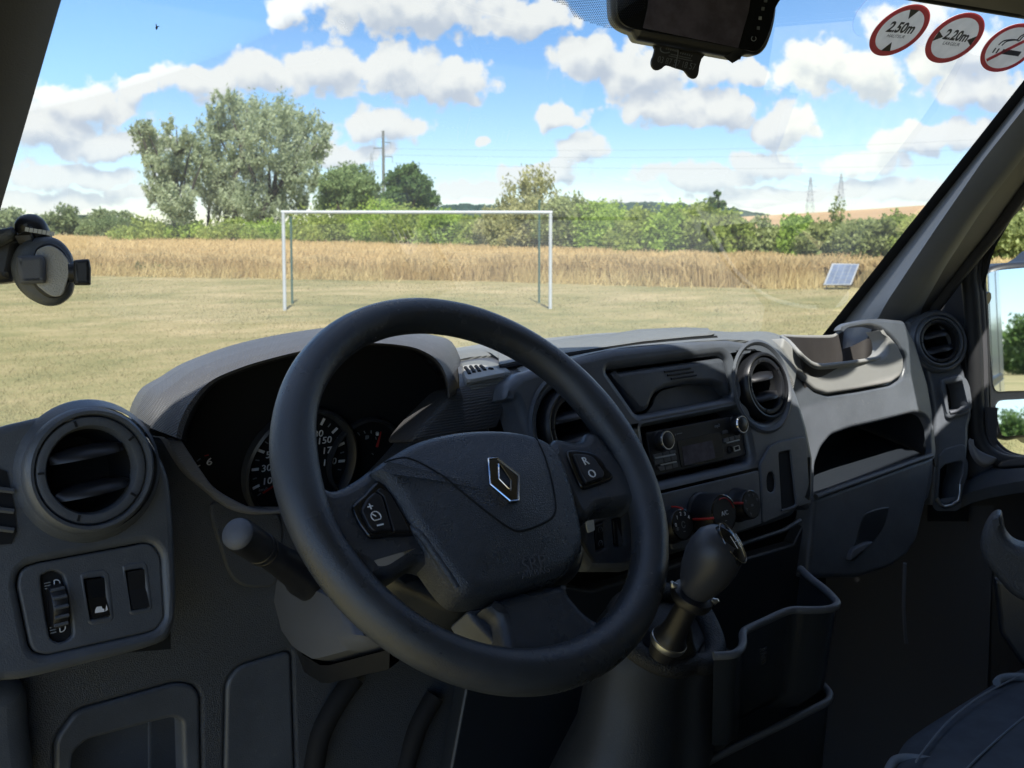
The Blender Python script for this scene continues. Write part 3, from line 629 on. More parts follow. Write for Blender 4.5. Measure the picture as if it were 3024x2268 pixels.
# weeds: a green patch at the wheat edge on the left
P_ = np.array([tuple(gnd((q, 812 - abs(q - 530) * .02))) for q in rng.normal(530, 75, 2600)]) + rng.normal(size=(2600, 3)) * [.5, .6, 0]; P_[:, 2] = rng.uniform(0, .62, 2600) ** 1.2
v_, f_ = quads(P_, .12, 1.2, rng, 2.5); o = link('green_weeds', npmesh('green_weeds', v_, f_), leafmat('weed_leaf', (.13, .14, .04), (.26, .25, .10), .35)); put_props(o, 'green weeds growing at the edge of the wheat', 'weeds', None, 'stuff')
# mown grass blades over the pitch, as far as the camera can tell them apart
N = 150000; u_ = rng.uniform(0, 1, N); Dq = 9.0 * (46 / 9.0) ** (u_ ** .85); pxq = rng.uniform(-350, 3400, N)
d3 = np.array([tuple(ray(0, 670)), tuple(ray(1, 670))]); fx = np.array(tuple(FWD)); rx_ = np.array(tuple(RGT))
P_ = fx[None] * Dq[:, None] + rx_[None] * ((pxq - CX) / F_PX * Dq)[:, None]; P_[:, 2] = 0
dens = np.sin(P_[:, 0] * .8) * np.sin(P_[:, 1] * .6 + 1) + np.sin(P_[:, 0] * 2.3 + P_[:, 1] * 1.1) * .6; P_ = P_[dens + rng.normal(size=N) * .9 > -.5]
n_ = len(P_); D_ = P_ @ fx; h = rng.uniform(.018, .055, n_) * (1 + .25 * np.sin(P_[:, 0] * .7)); w_ = .0022 + D_ * .00022; an = rng.uniform(0, 6.28, n_); e = np.stack([np.cos(an) * w_, np.sin(an) * w_, 0 * w_], 1)
tp = P_.copy(); tp[:, :2] += rng.normal(size=(n_, 2)) * .035; tp[:, 2] = h
v_ = np.stack([P_ - e, P_ + e, tp], 1).reshape(-1, 3)
GR = soil_mat(True)
o = link('grass', npmesh('grass', v_, np.arange(len(v_)).reshape(-1, 3)), GR); put_props(o, 'short dry mown grass of the playing field', 'grass', None, 'stuff')

# --- hills
hf = [(2100, 646), (2190, 640), (2400, 628), (2560, 618), (2700, 608), (2900, 596), (3200, 585), (3800, 580)]
ridge = [atD(p, 420) for p in hf]; ft = []; bk = []
for p in hf: q = atD(p, 150); q.z = -.2; ft.append(q); q = atD(p, 700); q.z = -.2; bk.append(q)
o = loft('stubble_hill', [ft, [a.lerp(c, .5) + Vector((0, 0, -.6)) for a, c in zip(ft, ridge)], ridge, bk], mat('harvested_field', (.42, .29, .165), 1, .1, var=.12, vscale=.02), None, n=40); o['kind'] = 'structure'
HILLM = mat('distant_forest', (.042, .072, .058), 1, .05, bump=1.0, scale=.08, var=.3, vscale=.03)  # bluish haze of distance mixed into the forest colour
def forest(px0, px1, prof, D, seed):
    rd = np.random.default_rng(seed); n = 420; xs = np.linspace(px0, px1, n); ys = np.interp(xs, [p[0] for p in prof], [p[1] for p in prof])
    bump = np.convolve(rd.normal(size=n + 8), np.ones(5) / 5, 'same')[4:-4] * 3.2 + rd.normal(size=n) * .8
    top = [atD((a, c + d), D) for a, c, d in zip(xs, ys, bump)]; rows = [[Vector((p.x, p.y, p.z * s)) + Vector((-.6, -.75, 0)) * o_ for p in top] for s, o_ in ((0, 330), (.45, 180), (.8, 70), (.95, 18), (1, 0))]
    rows[3] = [p + Vector((0, 0, rd.normal() * 1.2)) for p in rows[3]]; rows[2] = [p + Vector((0, 0, rd.normal() * 1.5)) for p in rows[2]]
    rows.append([Vector((p.x, p.y, 0)) + Vector((.6, .75, 0)) * 300 for p in top])
    o = loft('forest_hill', rows, HILLM, None); o['kind'] = 'structure'
forest(1100, 2330, [(1100, 622), (1290, 610), (1370, 602), (1480, 606), (1650, 600), (1820, 598), (1900, 596), (2100, 606), (2200, 622), (2330, 650)], 1800, 5)
forest(-500, 420, [(-500, 640), (100, 645), (260, 640), (420, 650)], 1500, 6)

# --- the goal and the two green poles
GW = mat('white_goal_paint', (.43, .46, .48), .45, .4, var=.06, vscale=3)
t = thing('football_goal', 'white metal football goal on the dry grass', 'goal', gnd((1230, 915)))
bl_, br_ = gnd((841, 917)), gnd((1625, 912)); up = Vector((0, 0, 2.42))
tubes('post', [[bl_, bl_ + up]], .043, GW, t, 14); tubes('post', [[br_, br_ + up]], .043, GW, t, 14)
dv = (br_ - bl_).normalized() * .047; tubes('crossbar', [[bl_ + up - dv, br_ + up + dv]], .043, GW, t, 14)
GP = mat('green_pole_paint', (.045, .10, .085), .5, .4)
for (q0, q1, lab) in (((863, 897), (866, 590), 'thin dark green net pole behind the left goalpost'), ((1592, 895), (1595, 590), 'thin dark green net pole behind the right goalpost, taller than the crossbar')):
    a = gnd(q0); D = (a - CAM).dot(FWD); c = atD((q1[0], q1[1] if q1[0] > 1000 else 640), D); c.x, c.y = a.x, a.y
    o = tube('net_pole', [a, c], .030, GP, None, 10); put_props(o, lab, 'pole', 'green net poles behind the goal')
# --- power pole, cables, pylons
WOODP = mat('grey_pole', (.16, .17, .16), .9, .2); STEEL = mat('galvanised_steel', (.34, .38, .42), .6, .4); CABLE = mat('cable', (.16, .19, .22), .6, .3)
D = 125; pb = atD((1134, 670), D); pb.z = 0; pt = atD((1130, 388), D); pt.x, pt.y = pb.x, pb.y
t = thing('power_pole', 'tall power pole with three arms above the trees', 'power pole', pb)
tubes('pole', [([pb, pt], [.24, .15])], .2, WOODP, t, 10); arms = []
for (ya, side, ln) in ((420, 1, .95), (437, -1, 1.15), (462, 1, 1.15)):
    a = atD((1131, ya), D); c = a + RGT * side * ln + Vector((0, 0, -.02)); tubes('cross_arm', [[a, c]], .06, WOODP, t, 6)
    tubes('insulator', [[c, c + Vector((0, 0, -.75))]], .045, STEEL, t, 6); arms.append(c + Vector((0, 0, -.75)))
for i, (a, (px, py), D2) in enumerate(zip(arms, ((3150, 395), (3150, 425), (3150, 470)), (150, 150, 150))):
    c = atD((px, py), D2); pts = [a.lerp(c, s) + Vector((0, 0, -3.2 * 4 * s * (1 - s) * .32)) for s in np.linspace(0, 1, 30)]
    o = tube('power_cable', pts, .011, CABLE, None, 5); put_props(o, ['topmost cable running right from the power pole', 'middle cable running right from the power pole', 'lowest cable running right from the power pole'][i], 'cable', 'cables of the power line')
def pylon(px, top, D, lab, w=3.2, r=.075):
    b_ = atD((px, 670), D); b_.z = 0; H = atD((px, top), D).z; t = thing('lattice_pylon', lab, 'pylon', b_, 'distant lattice pylons'); P = []
    lev = [0, .16, .31, .45, .57, .68, .78, .87, .94, 1.0]; wd = lambda s: w * (1 - s) ** 1.15 + .35
    cor = lambda s, k: b_ + RGT * (wd(s) * (1 if k in (0, 1) else -1)) + Vector((FWD.x, FWD.y, 0)) * (wd(s) * (1 if k in (1, 2) else -1)) + Vector((0, 0, H * s))
    for k in range(4): P.append([cor(0, k), cor(1, k)])
    for s, e_ in zip(lev, lev[1:]):
        for k in range(4): P.append([cor(s, k), cor(e_, (k + 1) % 4)]); P.append([cor(e_, k), cor(s, (k + 1) % 4)]); P.append([cor(e_, k), cor(e_, (k + 1) % 4)])
    tubes('lattice_mast', P, r, STEEL, t, 4)
    for s, ln in ((.72, 3.4), (.83, 4.2), (.93, 3.0)):
        c = b_ + Vector((0, 0, H * s)); tubes('cross_arm', [[c - RGT * ln, c + RGT * ln], [c - RGT * ln, c + Vector((0, 0, H * .03))], [c + RGT * ln, c + Vector((0, 0, H * .03))]], r, STEEL, t, 4)
pylon(2391, 524, 640, 'left of the two distant pylons above the right hedge'); pylon(2481, 513, 600, 'right of the two distant pylons above the right hedge')
pylon(1099, 453, 520, 'faint lattice pylon just left of the power pole'); pylon(1033, 475, 700, 'faintest pylon above the round green tree', 2.6)
# --- solar panel leaning in the grass
D = 33.6; a, c = atD((2431, 842), D), atD((2513, 842), D + .25); u = (c - a)
v = atD((2457, 779), D + .40) - a; n = u.cross(v).normalized()
t = thing('solar_panel', 'blue solar panel propped up in the grass at the wheat edge', 'solar panel', Vector(((a.x + c.x) / 2, (a.y + c.y) / 2, 0)))
if n.y > 0: n = -n
c0 = a + u * .5 + v * .5
rbox('frame', c0, u * .5, v * .5, n * .02, mat('aluminium_frame', (.30, .32, .34), .5, .4), t, .006)
cm = mat('solar_cell', (.13, .165, .24), .3, .5, var=.15, vscale=3); NU, NV = 4, 5
for i in range(NU):
    for j in range(NV):
        q = a + u * (.05 + .9 * (i + .5) / NU) + v * (.04 + .92 * (j + .5) / NV)
        rbox('solar_cell', q + n * .024, u * (.41 / NU), v * (.42 / NV), n * .003, cm, t, 0)
tubes('prop_leg', [[a + u * .8 + v * .9, a + u * .8 + Vector((FWD.x, FWD.y, 0)) * 1.0 + Vector((0, 0, -a.z))], [a + u * .1, Vector((a.x, a.y, 0)) + u * .1], [a + u * .9, Vector((a.x, a.y, 0)) + u * .9]], .010, BARK, t, 6)
# ================================================================== THE CAB
def circ(c, n, r, k=40):
    u, v = basis(n); return [c + u * r * math.cos(2 * math.pi * i / k) + v * r * math.sin(2 * math.pi * i / k) for i in range(k)]
def onl(pts, pl): return [on(p, pl) for p in pts]
def blade(name, c, u, v, ax, L, m, parent, fr=.008, bk=-.022, pitch=.45, th=.0042):
    VV, FF = [], []; n = 10
    for i in range(n + 1):
        x = -1 + 2 * i / n; k = max(0.0, 1 - x * x)
        f = c + u * L * x + ax * (fr + .006 * k - .006 * (1 - k)) - v * pitch * .012; q = c + u * L * x + ax * bk + v * pitch * .012
        t = v * (th * (.35 + k)); VV += [f + t * .3, f - t * .3, c + u * L * x + ax * (fr * .3) - t, q - t * .5, q + t * .5, c + u * L * x + ax * (fr * .3) + t]
    for i in range(n):
        for j in range(6): a, b_ = i * 6 + j, i * 6 + (j + 1) % 6; FF.append((a, b_, b_ + 6, a + 6))
    FF += [tuple(range(6)), tuple(n * 6 + j for j in range(6))]
    return link(name, meshof(name, VV, FF, ang=60), m, parent)
def vent(parent, pl, px, r, bez, ring, rot=0.0, lab=None, lv=(.30, -.30), pitch=.35):
    c = on(px, pl); ax = pl.n; u, v = basis(ax); u, v = u * math.cos(rot) + v * math.sin(rot), v * math.cos(rot) - u * math.sin(rot)
    o = lathe('air_vent', [(r * 1.03, -.012), (r * 1.03, .004), (r * 1.0, .009), (r * .95, .0115), (r * .90, .011), (r * .885, .008), (r * .885, -.01)], c, ax, bez, parent, 64, label=lab)
    lathe('vent_ring', [(r * .87, -.012), (r * .87, .006), (r * .85, .0085), (r * .80, .0095), (r * .72, .0085), (r * .685, .005), (r * .675, -.002)], c, ax, ring, o, 64)
    lathe('vent_throat', [(r * .676, -.001), (r * .66, -.02), (r * .62, -.045), (0, -.046)], c, ax, M['matt'], o, 48)
    for h in lv: blade('louvre', c + v * h * r, u, v, ax, r * math.sqrt(.66 ** 2 - h * h), M['black'], o, pitch=pitch)
    for k in range(5):
        a = R_(100 + 72 * k); d = u * math.cos(a) + v * math.sin(a); e = -u * math.sin(a) + v * math.cos(a)
        boxes('vent_notch', [(c + d * r * .785 + ax * .0088, d * r * .05, e * .0009, ax * .0012)], M['matt'], o)
    return o
def hole(pl, px, r): return circ(on(px, pl), pl.n, r)

# ---------------------------------------------------------------- van body: roof, pillars, doors
van = thing('camper_van', 'cab of a white camper van around the dashboard, dark pillars and light grey roof lining', 'van', V(.95, -.4, -CZ))
def wy(x): return float(np.interp(x, [0, .3, .6, .8, .95, 1.1, 1.9], [.665, .66, .655, .61, .555, .49, .49]))          # top edge of the windscreen, bent to shade the wheel and light the tray
xs = np.linspace(-.10, 1.95, 42)  # roof stretched past the left side to keep sun off the lower dash
hz = lambda x: .0579 * max(x, 0) + .3163 * wy(x)
e0 = [V(x, wy(x), hz(x)) for x in xs]
loft('roof_lining', [[p + Vector((0, .008, .012)) for p in e0], [p + Vector((0, .003, -.002)) for p in e0], e0, [p + Vector((0, -.012, .004)) for p in e0], [p + Vector((0, -.016, .012)) for p in e0], [p + Vector((0, -.05, .028)) for p in e0], [Vector((p.x, .30, p.z + .07)) for p in e0], [Vector((p.x, -.2, p.z + .075)) for p in e0], [Vector((p.x, -1.5, p.z + .08)) for p in e0]], M['headliner'], van)
loft('roof', [[p + Vector((0, .008, .012)) for p in e0], [p + Vector((0, .004, .045)) for p in e0], [Vector((p.x, .45, p.z + .12)) for p in e0], [Vector((p.x, -.2, p.z + .25)) for p in e0], [Vector((p.x, -4.2, p.z + .3)) for p in e0]], M['paint'], van)
tube('header_seal', [p + Vector((0, .004, .004)) for p in e0], .006, M['rubber'], van)
rbox('rear_bulkhead', V(.95, -1.5, -.7), (.95, 0, 0), (0, .02, 0), (0, 0, 1.05), M['beige_smooth'], van, 0)  # unseen back wall, coloured pale to bounce light onto the dash
rbox('left_shade_wall', V(-.02, -.80, -.40), (.02, 0, 0), (0, .68, 0), (0, 0, .72), M['bin'], van, 0)  # unseen wall added to keep stray light out of the footwell
rbox('cab_floor', V(.95, -.2, -1.12), (.92, 0, 0), (0, 1.35, 0), (0, 0, .02), M['carpet'], van, 0)
rbox('firewall', V(.95, 1.22, -.75), (.92, 0, 0), (0, .02, 0), (0, 0, .42), M['matt'], van, 0)
# left windscreen pillar
c0 = [on(p, W) for p in ((210, -90), (180, 0), (100, 280), (30, 520), (0, 622), (-60, 830), (-130, 1060))]
cA = [on((p[0] - 12, p[1] - 4), W) + Vector((0, -.012, 0)) for p in ((210, -90), (180, 0), (100, 280), (30, 520), (0, 622), (-60, 830), (-130, 1060))]
cB = [p + Vector((-.055, -.075, .0)) for p in cA]; cC = [p + Vector((-.13, -.10, .0)) for p in cA]; cD = [p + Vector((-.16, .05, 0)) for p in cA]
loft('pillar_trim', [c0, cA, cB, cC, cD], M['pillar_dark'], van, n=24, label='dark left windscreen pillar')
# right windscreen pillar
q0 = [(3230, -26), (3024, 236), (2830, 482), (2630, 735), (2430, 988), (2390, 1040)]
p0 = [on(p, W) for p in q0]; p1 = [on((p[0] + 6, p[1] + 4), W) + Vector((0, -.004, 0)) for p in q0]; p2 = [on((p[0] + 16, p[1] + 11), W) + Vector((0, -.006, 0)) for p in q0]
q3 = [(3230, 90), (3024, 320), (2905, 470), (2760, 680), (2620, 890), (2560, 1000)]; p3 = [atX(p, 1.40 + .25 * k / 5) for k, p in enumerate(q3)]
q4 = [(3240, 205), (3024, 462), (2899, 622), (2790, 790), (2725, 905), (2700, 985)]; p4 = [atX(p, 1.47 + .27 * k / 5) for k, p in enumerate(q4)]; p5 = [p + Vector((.05, .03, 0)) for p in p4]
loft('pillar_seal', [p0, p1, p2], M['rubber'], van, n=30)
pm = [(a * .35 + c * .65) + Vector((-.012, -.014, 0)) for a, c in zip(resamp(p2, 30), resamp(p3, 30))]
pm2 = [(a * .45 + c * .55) + Vector((-.006, -.012, 0)) for a, c in zip(resamp(p3, 30), resamp(p4, 30))]
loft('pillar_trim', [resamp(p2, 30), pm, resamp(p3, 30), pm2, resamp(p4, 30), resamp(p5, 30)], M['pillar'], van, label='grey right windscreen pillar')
# strip of rubber and the quarter panel behind the pillar
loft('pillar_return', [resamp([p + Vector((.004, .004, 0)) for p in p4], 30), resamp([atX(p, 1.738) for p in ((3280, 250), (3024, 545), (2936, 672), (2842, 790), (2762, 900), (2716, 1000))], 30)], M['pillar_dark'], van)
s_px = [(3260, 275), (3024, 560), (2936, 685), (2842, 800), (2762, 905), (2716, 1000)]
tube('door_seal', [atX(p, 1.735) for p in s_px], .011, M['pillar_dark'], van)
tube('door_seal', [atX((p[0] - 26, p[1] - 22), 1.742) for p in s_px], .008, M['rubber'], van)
# passenger door
door = thing('passenger_door', 'dark passenger door with window, beyond the right end of the dashboard', 'door', V(1.79, .4, -1.1))
DX = 1.76; DP = PLN((DX, 0, 0), (-1, 0, 0))
loft('quarter_panel', [[atX(p, DX + .012) for p in ((3400, 60), (3024, 545), (2850, 790), (2735, 930), (2700, 1010))], [atX(p, DX + .004) for p in ((3300, 500), (3024, 580), (2900, 800), (2885, 1050), (2888, 1340))]], M['pillar_dark'], door, n=24)
fr = [(3060, 540), (2905, 700), (2868, 790), (2874, 900), (2882, 1050), (2886, 1200), (2894, 1290), (2925, 1340), (2975, 1365), (3060, 1372), (3200, 1360)]
tube('window_frame', [atX(p, DX - .006) for p in smo([(p[0] - 4, p[1]) for p in fr], 5, False)], .014, M['rubber'], door)
tube('window_frame', [atX(p, DX + .006) for p in smo([(p[0] + 18, p[1] - 8) for p in fr], 5, False)], .009, M['pillar_dark'], door)
tube('window_seal', [atX(p, DX + .014) for p in smo([(p[0] + 33, p[1] - 18) for p in fr], 5, False)], .004, M['rubber'], door)
tube('edge_strip', [atX((p[0] - 30, p[1]), DX - .002) for p in ((2910, 640), (2880, 800), (2886, 1000), (2890, 1180), (2896, 1330))], .004, M['grey'], door)
gl_ = [atX(p, DX + .025) for p in ((3330, 300), (3090, 520), (2915, 720), (2885, 800), (2895, 1290), (2935, 1360), (3000, 1380), (3330, 1370))]
link('window_glass', meshof('window_glass', gl_ + [p + Vector((.004, 0, 0)) for p in gl_], [tuple(range(8)), tuple(range(8, 16))], False), M['side_glass'], door)
sill = [(2862, 1412), (2905, 1390), (2960, 1374), (3040, 1358), (3200, 1338)]
t0 = [atX(p, DX) for p in sill]
loft('door_sill', [[p + Vector((.05, 0, -.004)) for p in t0], [p + Vector((.0, 0, .0)) for p in t0], [p + Vector((-.03, 0, -.008)) for p in t0], [p + Vector((-.045, 0, -.03)) for p in t0], [p + Vector((-.04, 0, -.05)) for p in t0]], M['plastic'], door, n=20)
d_px = [(2700, 1010), (2890, 1335), (2862, 1430), (2960, 1395), (3060, 1378), (3250, 1350)]
top = [p + Vector((.0, 0, -.05)) for p in t0] ; top = [V(DX, 1.25, -.45)] + top + [V(DX, -.9, -.28)]
loft('door_panel', [top, [Vector((p.x + .01, p.y, CZ - .55)) for p in top], [Vector((p.x + .005, p.y, CZ - .62)) for p in top], [Vector((p.x + .02, p.y, CZ - 1.15)) for p in top]], M['bin'], door, n=24)
loft('door_front_edge', [[V(DX + .01, 1.22, -.40), V(DX + .01, 1.22, -1.1)], [V(DX + .0, .95, -.32), V(DX + .0, .95, -1.1)], [V(DX + .002, .80, -.31), V(DX + .002, .80, -1.1)]], M['pillar_dark'], door, n=6)
plate('inner_handle', smo(rDe((728, 1425), (740, 1385), (790, 1370), (870, 1355), (960, 1345), (960, 1410), (850, 1420)), 5), PLN((DX - .006, 0, 0), (-1, 0, .3)), M['black'], door, .012, .004)
plate('corner_trim', smo(rDe((535, 1215), (560, 1260), (600, 1300), (660, 1330), (722, 1358), (690, 1395), (640, 1405), (585, 1370), (545, 1300)), 5), PLN((DX - .05, 0, 0), (-.8, -.5, .35)), M['grey'], door, .02, .004)
pk = rL((1880, 230), (1910, 130), (1960, 60), (2010, 50), (2025, 100), (2040, 170), (2090, 230), (2170, 260), (2260, 270), (2260, 620), (2150, 600), (2060, 540), (1960, 420), (1900, 330))
plate('armrest', smo(pk, 4), PLN((1.60, 0, 0), (-.9, -.4, .1)), M['grain'], door, .05, .012)
lathe('screw_hole', [(.009, -.001), (.009, .0005), (.006, .0005), (.005, -.003), (0, -.003)], atX(rL((1948, 220))[0], 1.592), (-.9, -.4, .1), M['matt'], door, 20)
plate('door_pocket', rnd(rL((2000, 800), (2120, 980), (2160, 1030), (2400, 1000), (2400, 500), (1960, 440)), 12), PLN((1.66, 0, 0), (-.9, -.35, .05)), M['bin'], door, .03, .008)
# outside of the van, seen in the mirror
rbox('body_side', V(1.90, -1.85, -.62), (.012, 0, 0), (0, 2.35, 0), (0, 0, 1.02), M['paint'], van, .01, label='white outer side of the van')
rbox('side_moulding', V(1.918, -1.7, -.75), (.010, 0, 0), (0, 2.1, 0), (0, 0, .045), M['black'], van, .006)
rbox('door_grip', V(1.925, -.35, -.42), (.014, 0, 0), (0, .11, 0), (0, 0, .018), M['paint'], van, .006)
rbox('slide_rail', V(1.918, -2.2, -.36), (.008, 0, 0), (0, 1.2, 0), (0, 0, .016), M['black'], van, .004)
for y in (-.8, -2.0, -3.2): rbox('panel_gap', V(1.9125, y, -.55), (.002, 0, 0), (0, .004, 0), (0, 0, .8), M['matt'], van, 0)
for y in (-3.05, .95):
    lathe('wheel', [(0, .10), (.18, .10), (.2, .12), (.30, .12), (.335, .08), (.335, -.08), (.30, -.12)], V(1.78, y, -CZ + .335), (1, 0, 0), M['rubber'], van, 40)
# ---------------------------------------------------------------- windscreen
ws = thing('windscreen', 'large slightly dusty windscreen in front of the dashboard', 'windscreen', on((1500, 980), W))
gp = [V(.02, 1.36, -.2 + WS * (1.1 - 1.36)), V(1.90, 1.36, -.2 + WS * (1.1 - 1.36)), V(1.60, .53, -.2 + WS * (1.1 - .53)), V(.08, .53, -.2 + WS * (1.1 - .53))]
nW = Vector((0, WS, 1)).normalized()
rowsg = []
for k in range(13):
    s = k / 12; a = gp[0].lerp(gp[3], s); c = gp[1].lerp(gp[2], s); rowsg.append([a.lerp(c, j / 24) + nW * .012 for j in range(25)])
loft('glass', rowsg, M['glass'], ws)
dots = []
for iy in range(0, 26):
    for ix in range(0, 52):
        px = 1622 + ix * 5.6 + (iy % 2) * 2.8; py = -22 + iy * 5.0 + ix * .32
        if py > np.interp(px, [1617, 1686, 1696, 1746, 1796, 1855, 1910], [0, 30, 55, 75, 90, 96, 98]): continue
        dots.append((px, py))
VV, FF = [], []
for d in dots:
    c = on(d, W) + nW * .004; u = Vector((1, 0, 0)); v = nW.cross(u); k = len(VV); r = .00072
    VV += [c + u * r * math.cos(a) + v * r * math.sin(a) for a in [math.pi / 3 * j for j in range(6)]]; FF.append(tuple(k + j for j in range(6)))
link('printed_dots', meshof('printed_dots', VV, FF, False), M['black'], ws, kind='stuff')
for i, (q, s, lab) in enumerate(((rA((935, 178))[0], 1.0, 'small dark squashed insect on the glass, high in the blue sky on the left'), ((2252, 704), 1.1, 'small brown squashed insect on the glass in front of the right hedge'))):
    c = on(q, W) + nW * .003; u = Vector((1, 0, 0)); v = nW.cross(u); t = thing('squashed_insect', lab, 'insect', c, 'squashed insects on the windscreen')
    bd = [(0, 5), (2.2, 2), (2, -2), (.5, -5), (-1.5, -3), (-2, 1)] if i == 0 else [(-5, 1), (-1, 2.5), (3, 1.5), (6, 2), (4, -1.5), (-2, -2)]
    vv = [c + (u * a + v * b_) * .00030 * s for a, b_ in bd]; vv2 = [p - nW * .0012 for p in vv]
    link('body', meshof('body', vv + vv2, [tuple(range(6)), tuple(range(6, 12))] + [(j, (j + 1) % 6, 6 + (j + 1) % 6, 6 + j) for j in range(6)], False), [M['black'], BARK][i], t)
    tubes('leg', [[c, c + (u * -3 - v * 9) * .0003], [c, c + (u * 6 - v * 4) * .0003]], .0003, M['black'], t, 4)
# ---------------------------------------------------------------- three stickers
WI = W.off(.004)
def sticker(cpx, lab, rr=.036):
    c = on(cpx, WI); t = thing('warning_sticker', lab, 'sticker', c, 'round stickers on the windscreen'); return c, t
# in-plane axes of the sticker, fitted to their outline in the photograph
def frame_fit(cpx, upx, vpx):
    c = on(cpx, WI); u = (on((cpx[0] + upx[0], cpx[1] + upx[1]), WI) - c); v = (on((cpx[0] + vpx[0], cpx[1] + vpx[1]), WI) - c); return c, u, v
def disc(name, c, u, v, r0, r1, h, m, parent):
    n = u.cross(v).normalized(); n = n if n.dot(CAM - c) > 0 else -n; k = 72
    A = [c + (u * math.cos(a) + v * math.sin(a)) * r1 + n * h for a in [2 * math.pi * i / k for i in range(k)]]
    if r0 <= 0: return link(name, meshof(name, A + [p - n * .0006 for p in A], [tuple(range(k)), tuple(range(k, 2 * k))] + [(i, (i + 1) % k, k + (i + 1) % k, k + i) for i in range(k)], False), m, parent)
    B = [c + (u * math.cos(a) + v * math.sin(a)) * r0 + n * h for a in [2 * math.pi * i / k for i in range(k)]]
    return link(name, meshof(name, A + B, [(i, (i + 1) % k, k + (i + 1) % k, k + i) for i in range(k)], False), m, parent)
def poly(name, c, u, v, pts, h, m, parent):
    n = u.cross(v).normalized(); n = n if n.dot(CAM - c) > 0 else -n
    P = [c + u * a + v * b_ + n * h for a, b_ in pts]; return link(name, meshof(name, P, [tuple(range(len(P)))], False), m, parent)
# outline ellipse: conjugate half axes seen in the photograph (towards the right reading direction, and upwards)
SPEC = [((2657, 90), (70, 6), (56, -78), 'round height limit sticker reading 2.50 m, leftmost of the three'), ((2820, 113), (69, 9), (54, -76), 'round width limit sticker reading 2.20 m, in the middle of the three'), ((2981, 142), (68, 10), (52, -73), 'round no smoking sticker at the right edge')]
for i, (cpx, up_, vp_, lab) in enumerate(SPEC):
    c, u, v = frame_fit(cpx, up_, vp_); t = thing('warning_sticker', lab, 'sticker', c, 'round stickers on the windscreen')
    disc('sticker_face', c, u, v, 0, .985, 0, M['sticker_white'], t)
    disc('red_ring', c, u, v, .80 if i < 2 else .84, 1.0, .0004, M['sticker_red'], t)
    if i < 2:
        text('lettering', ['2.50m', '2.20m'][i], c + u * .0 + v * .08 + u.cross(v).normalized() * (.0006 if u.cross(v).dot(CAM - c) > 0 else -.0006), u, v, .0, M['ink'], t) if False else None
        for s, sz, dy, sxx, bold in (((['2.50m', '2.20m'][i]), .54, .10, .80, .035), ((['HAUTEUR', 'LARGEUR'][i]), .17, -.22, .95, .004)):
            cu = bpy.data.curves.new('f', 'FONT'); cu.body = s; cu.align_x = 'CENTER'; cu.align_y = 'CENTER'; cu.offset = bold; cu.resolution_u = 3
            tmp = bpy.data.objects.new('tmp', cu); COL.objects.link(tmp); me = bpy.data.meshes.new_from_object(tmp.evaluated_get(bpy.context.evaluated_depsgraph_get())); bpy.data.objects.remove(tmp); bpy.data.curves.remove(cu)
            n = u.cross(v).normalized(); n = n if n.dot(CAM - c) > 0 else -n; szx = sz * sxx * (.92 if i and sz > .3 else 1)
            for p in me.vertices: a, d, e = p.co; p.co = c + u * a * szx + v * (d * sz + dy) + n * .0006
            me.materials.clear(); link('lettering', me, M['ink'], t)
        tri = [(-.19, .80), (.19, .80), (0, .44)]
        if i == 0: poly('arrow', c, u, v, tri, .0005, M['ink'], t); poly('arrow', c, u, v, [(a, -b_) for a, b_ in tri], .0005, M['ink'], t)
        else: poly('arrow', c, u, v, [(-.79, .2), (-.79, -.2), (-.50, 0)], .0005, M['ink'], t); poly('arrow', c, u, v, [(.79, .2), (.79, -.2), (.50, 0)], .0005, M['ink'], t)
    else:
        poly('cigarette', c, u, v, [(-.22, -.06), (.56, -.06), (.56, -.26), (-.22, -.26)], .0005, M['ink'], t)
        poly('cigarette', c, u, v, [(-.42, -.06), (-.36, -.06), (-.36, -.26), (-.42, -.26)], .0005, M['ink'], t); poly('cigarette', c, u, v, [(-.56, -.06), (-.50, -.06), (-.50, -.26), (-.56, -.26)], .0005, M['ink'], t)
        for q in (0, 1):
            sm = smo([(-.50 + q * .13, .06), (-.42 + q * .13, .24), (-.12 + q * .12, .34), (.06 + q * .1, .36 - q * .02), (.10 + q * .1, .52), (.30 + q * .08, .70), (.42 + q * .07, .66 - q * .05)], 5, False)
            n = u.cross(v).normalized(); n = n if n.dot(CAM - c) > 0 else -n
            tubes('smoke', [[c + u * a + v * b_ + n * .0003 for a, b_ in sm]], .0009, M['ink'], t, 5)
        poly('red_bar', c, u, v, [(-.62, -.52), (-.52, -.62), (.62, .52), (.52, .62)], .0008, M['sticker_red'], t)

# ---------------------------------------------------------------- dashboard
dash = thing('dashboard', 'dark plastic dashboard with light grey top running across the whole cab', 'dashboard', V(.9, .95, -.5))
# base panel with leather grain, left and below the instruments
low_in = rD((1185, 1100), (1310, 1290), (1400, 1410), (1540, 1500), (1680, 1555), (1840, 1560)) + [(900, 1502), (1000, 1482), (1100, 1425), (1180, 1345), (1233, 1279)]
low_in_s = smo(low_in, 5, False)
pocket = rnd(rI((350, 1900), (345, 1480), (480, 1290), (1130, 1108), (1240, 1130), (1282, 1200), (1290, 1900)), 30)
cover = rnd(rI((1424, 1900), (1440, 1110), (1520, 1005), (1862, 902), (1895, 1900)), 26)
base_out = [(-160, 1500), (-60, 1380), (330, 1290), (470, 1292)] + low_in_s[2:] + [(1324, 1178), (1420, 1178), (1520, 1500), (1640, 1700), (1700, 1900), (1500, 2420), (-160, 2420)]
plate('dash_panel', base_out, BASE, M['grain'], dash, .03, .004, [pocket, cover])
pin = rnd(rI((455, 1900), (470, 1560), (560, 1480), (960, 1372), (1100, 1338), (1165, 1360), (1180, 1900)), 18)
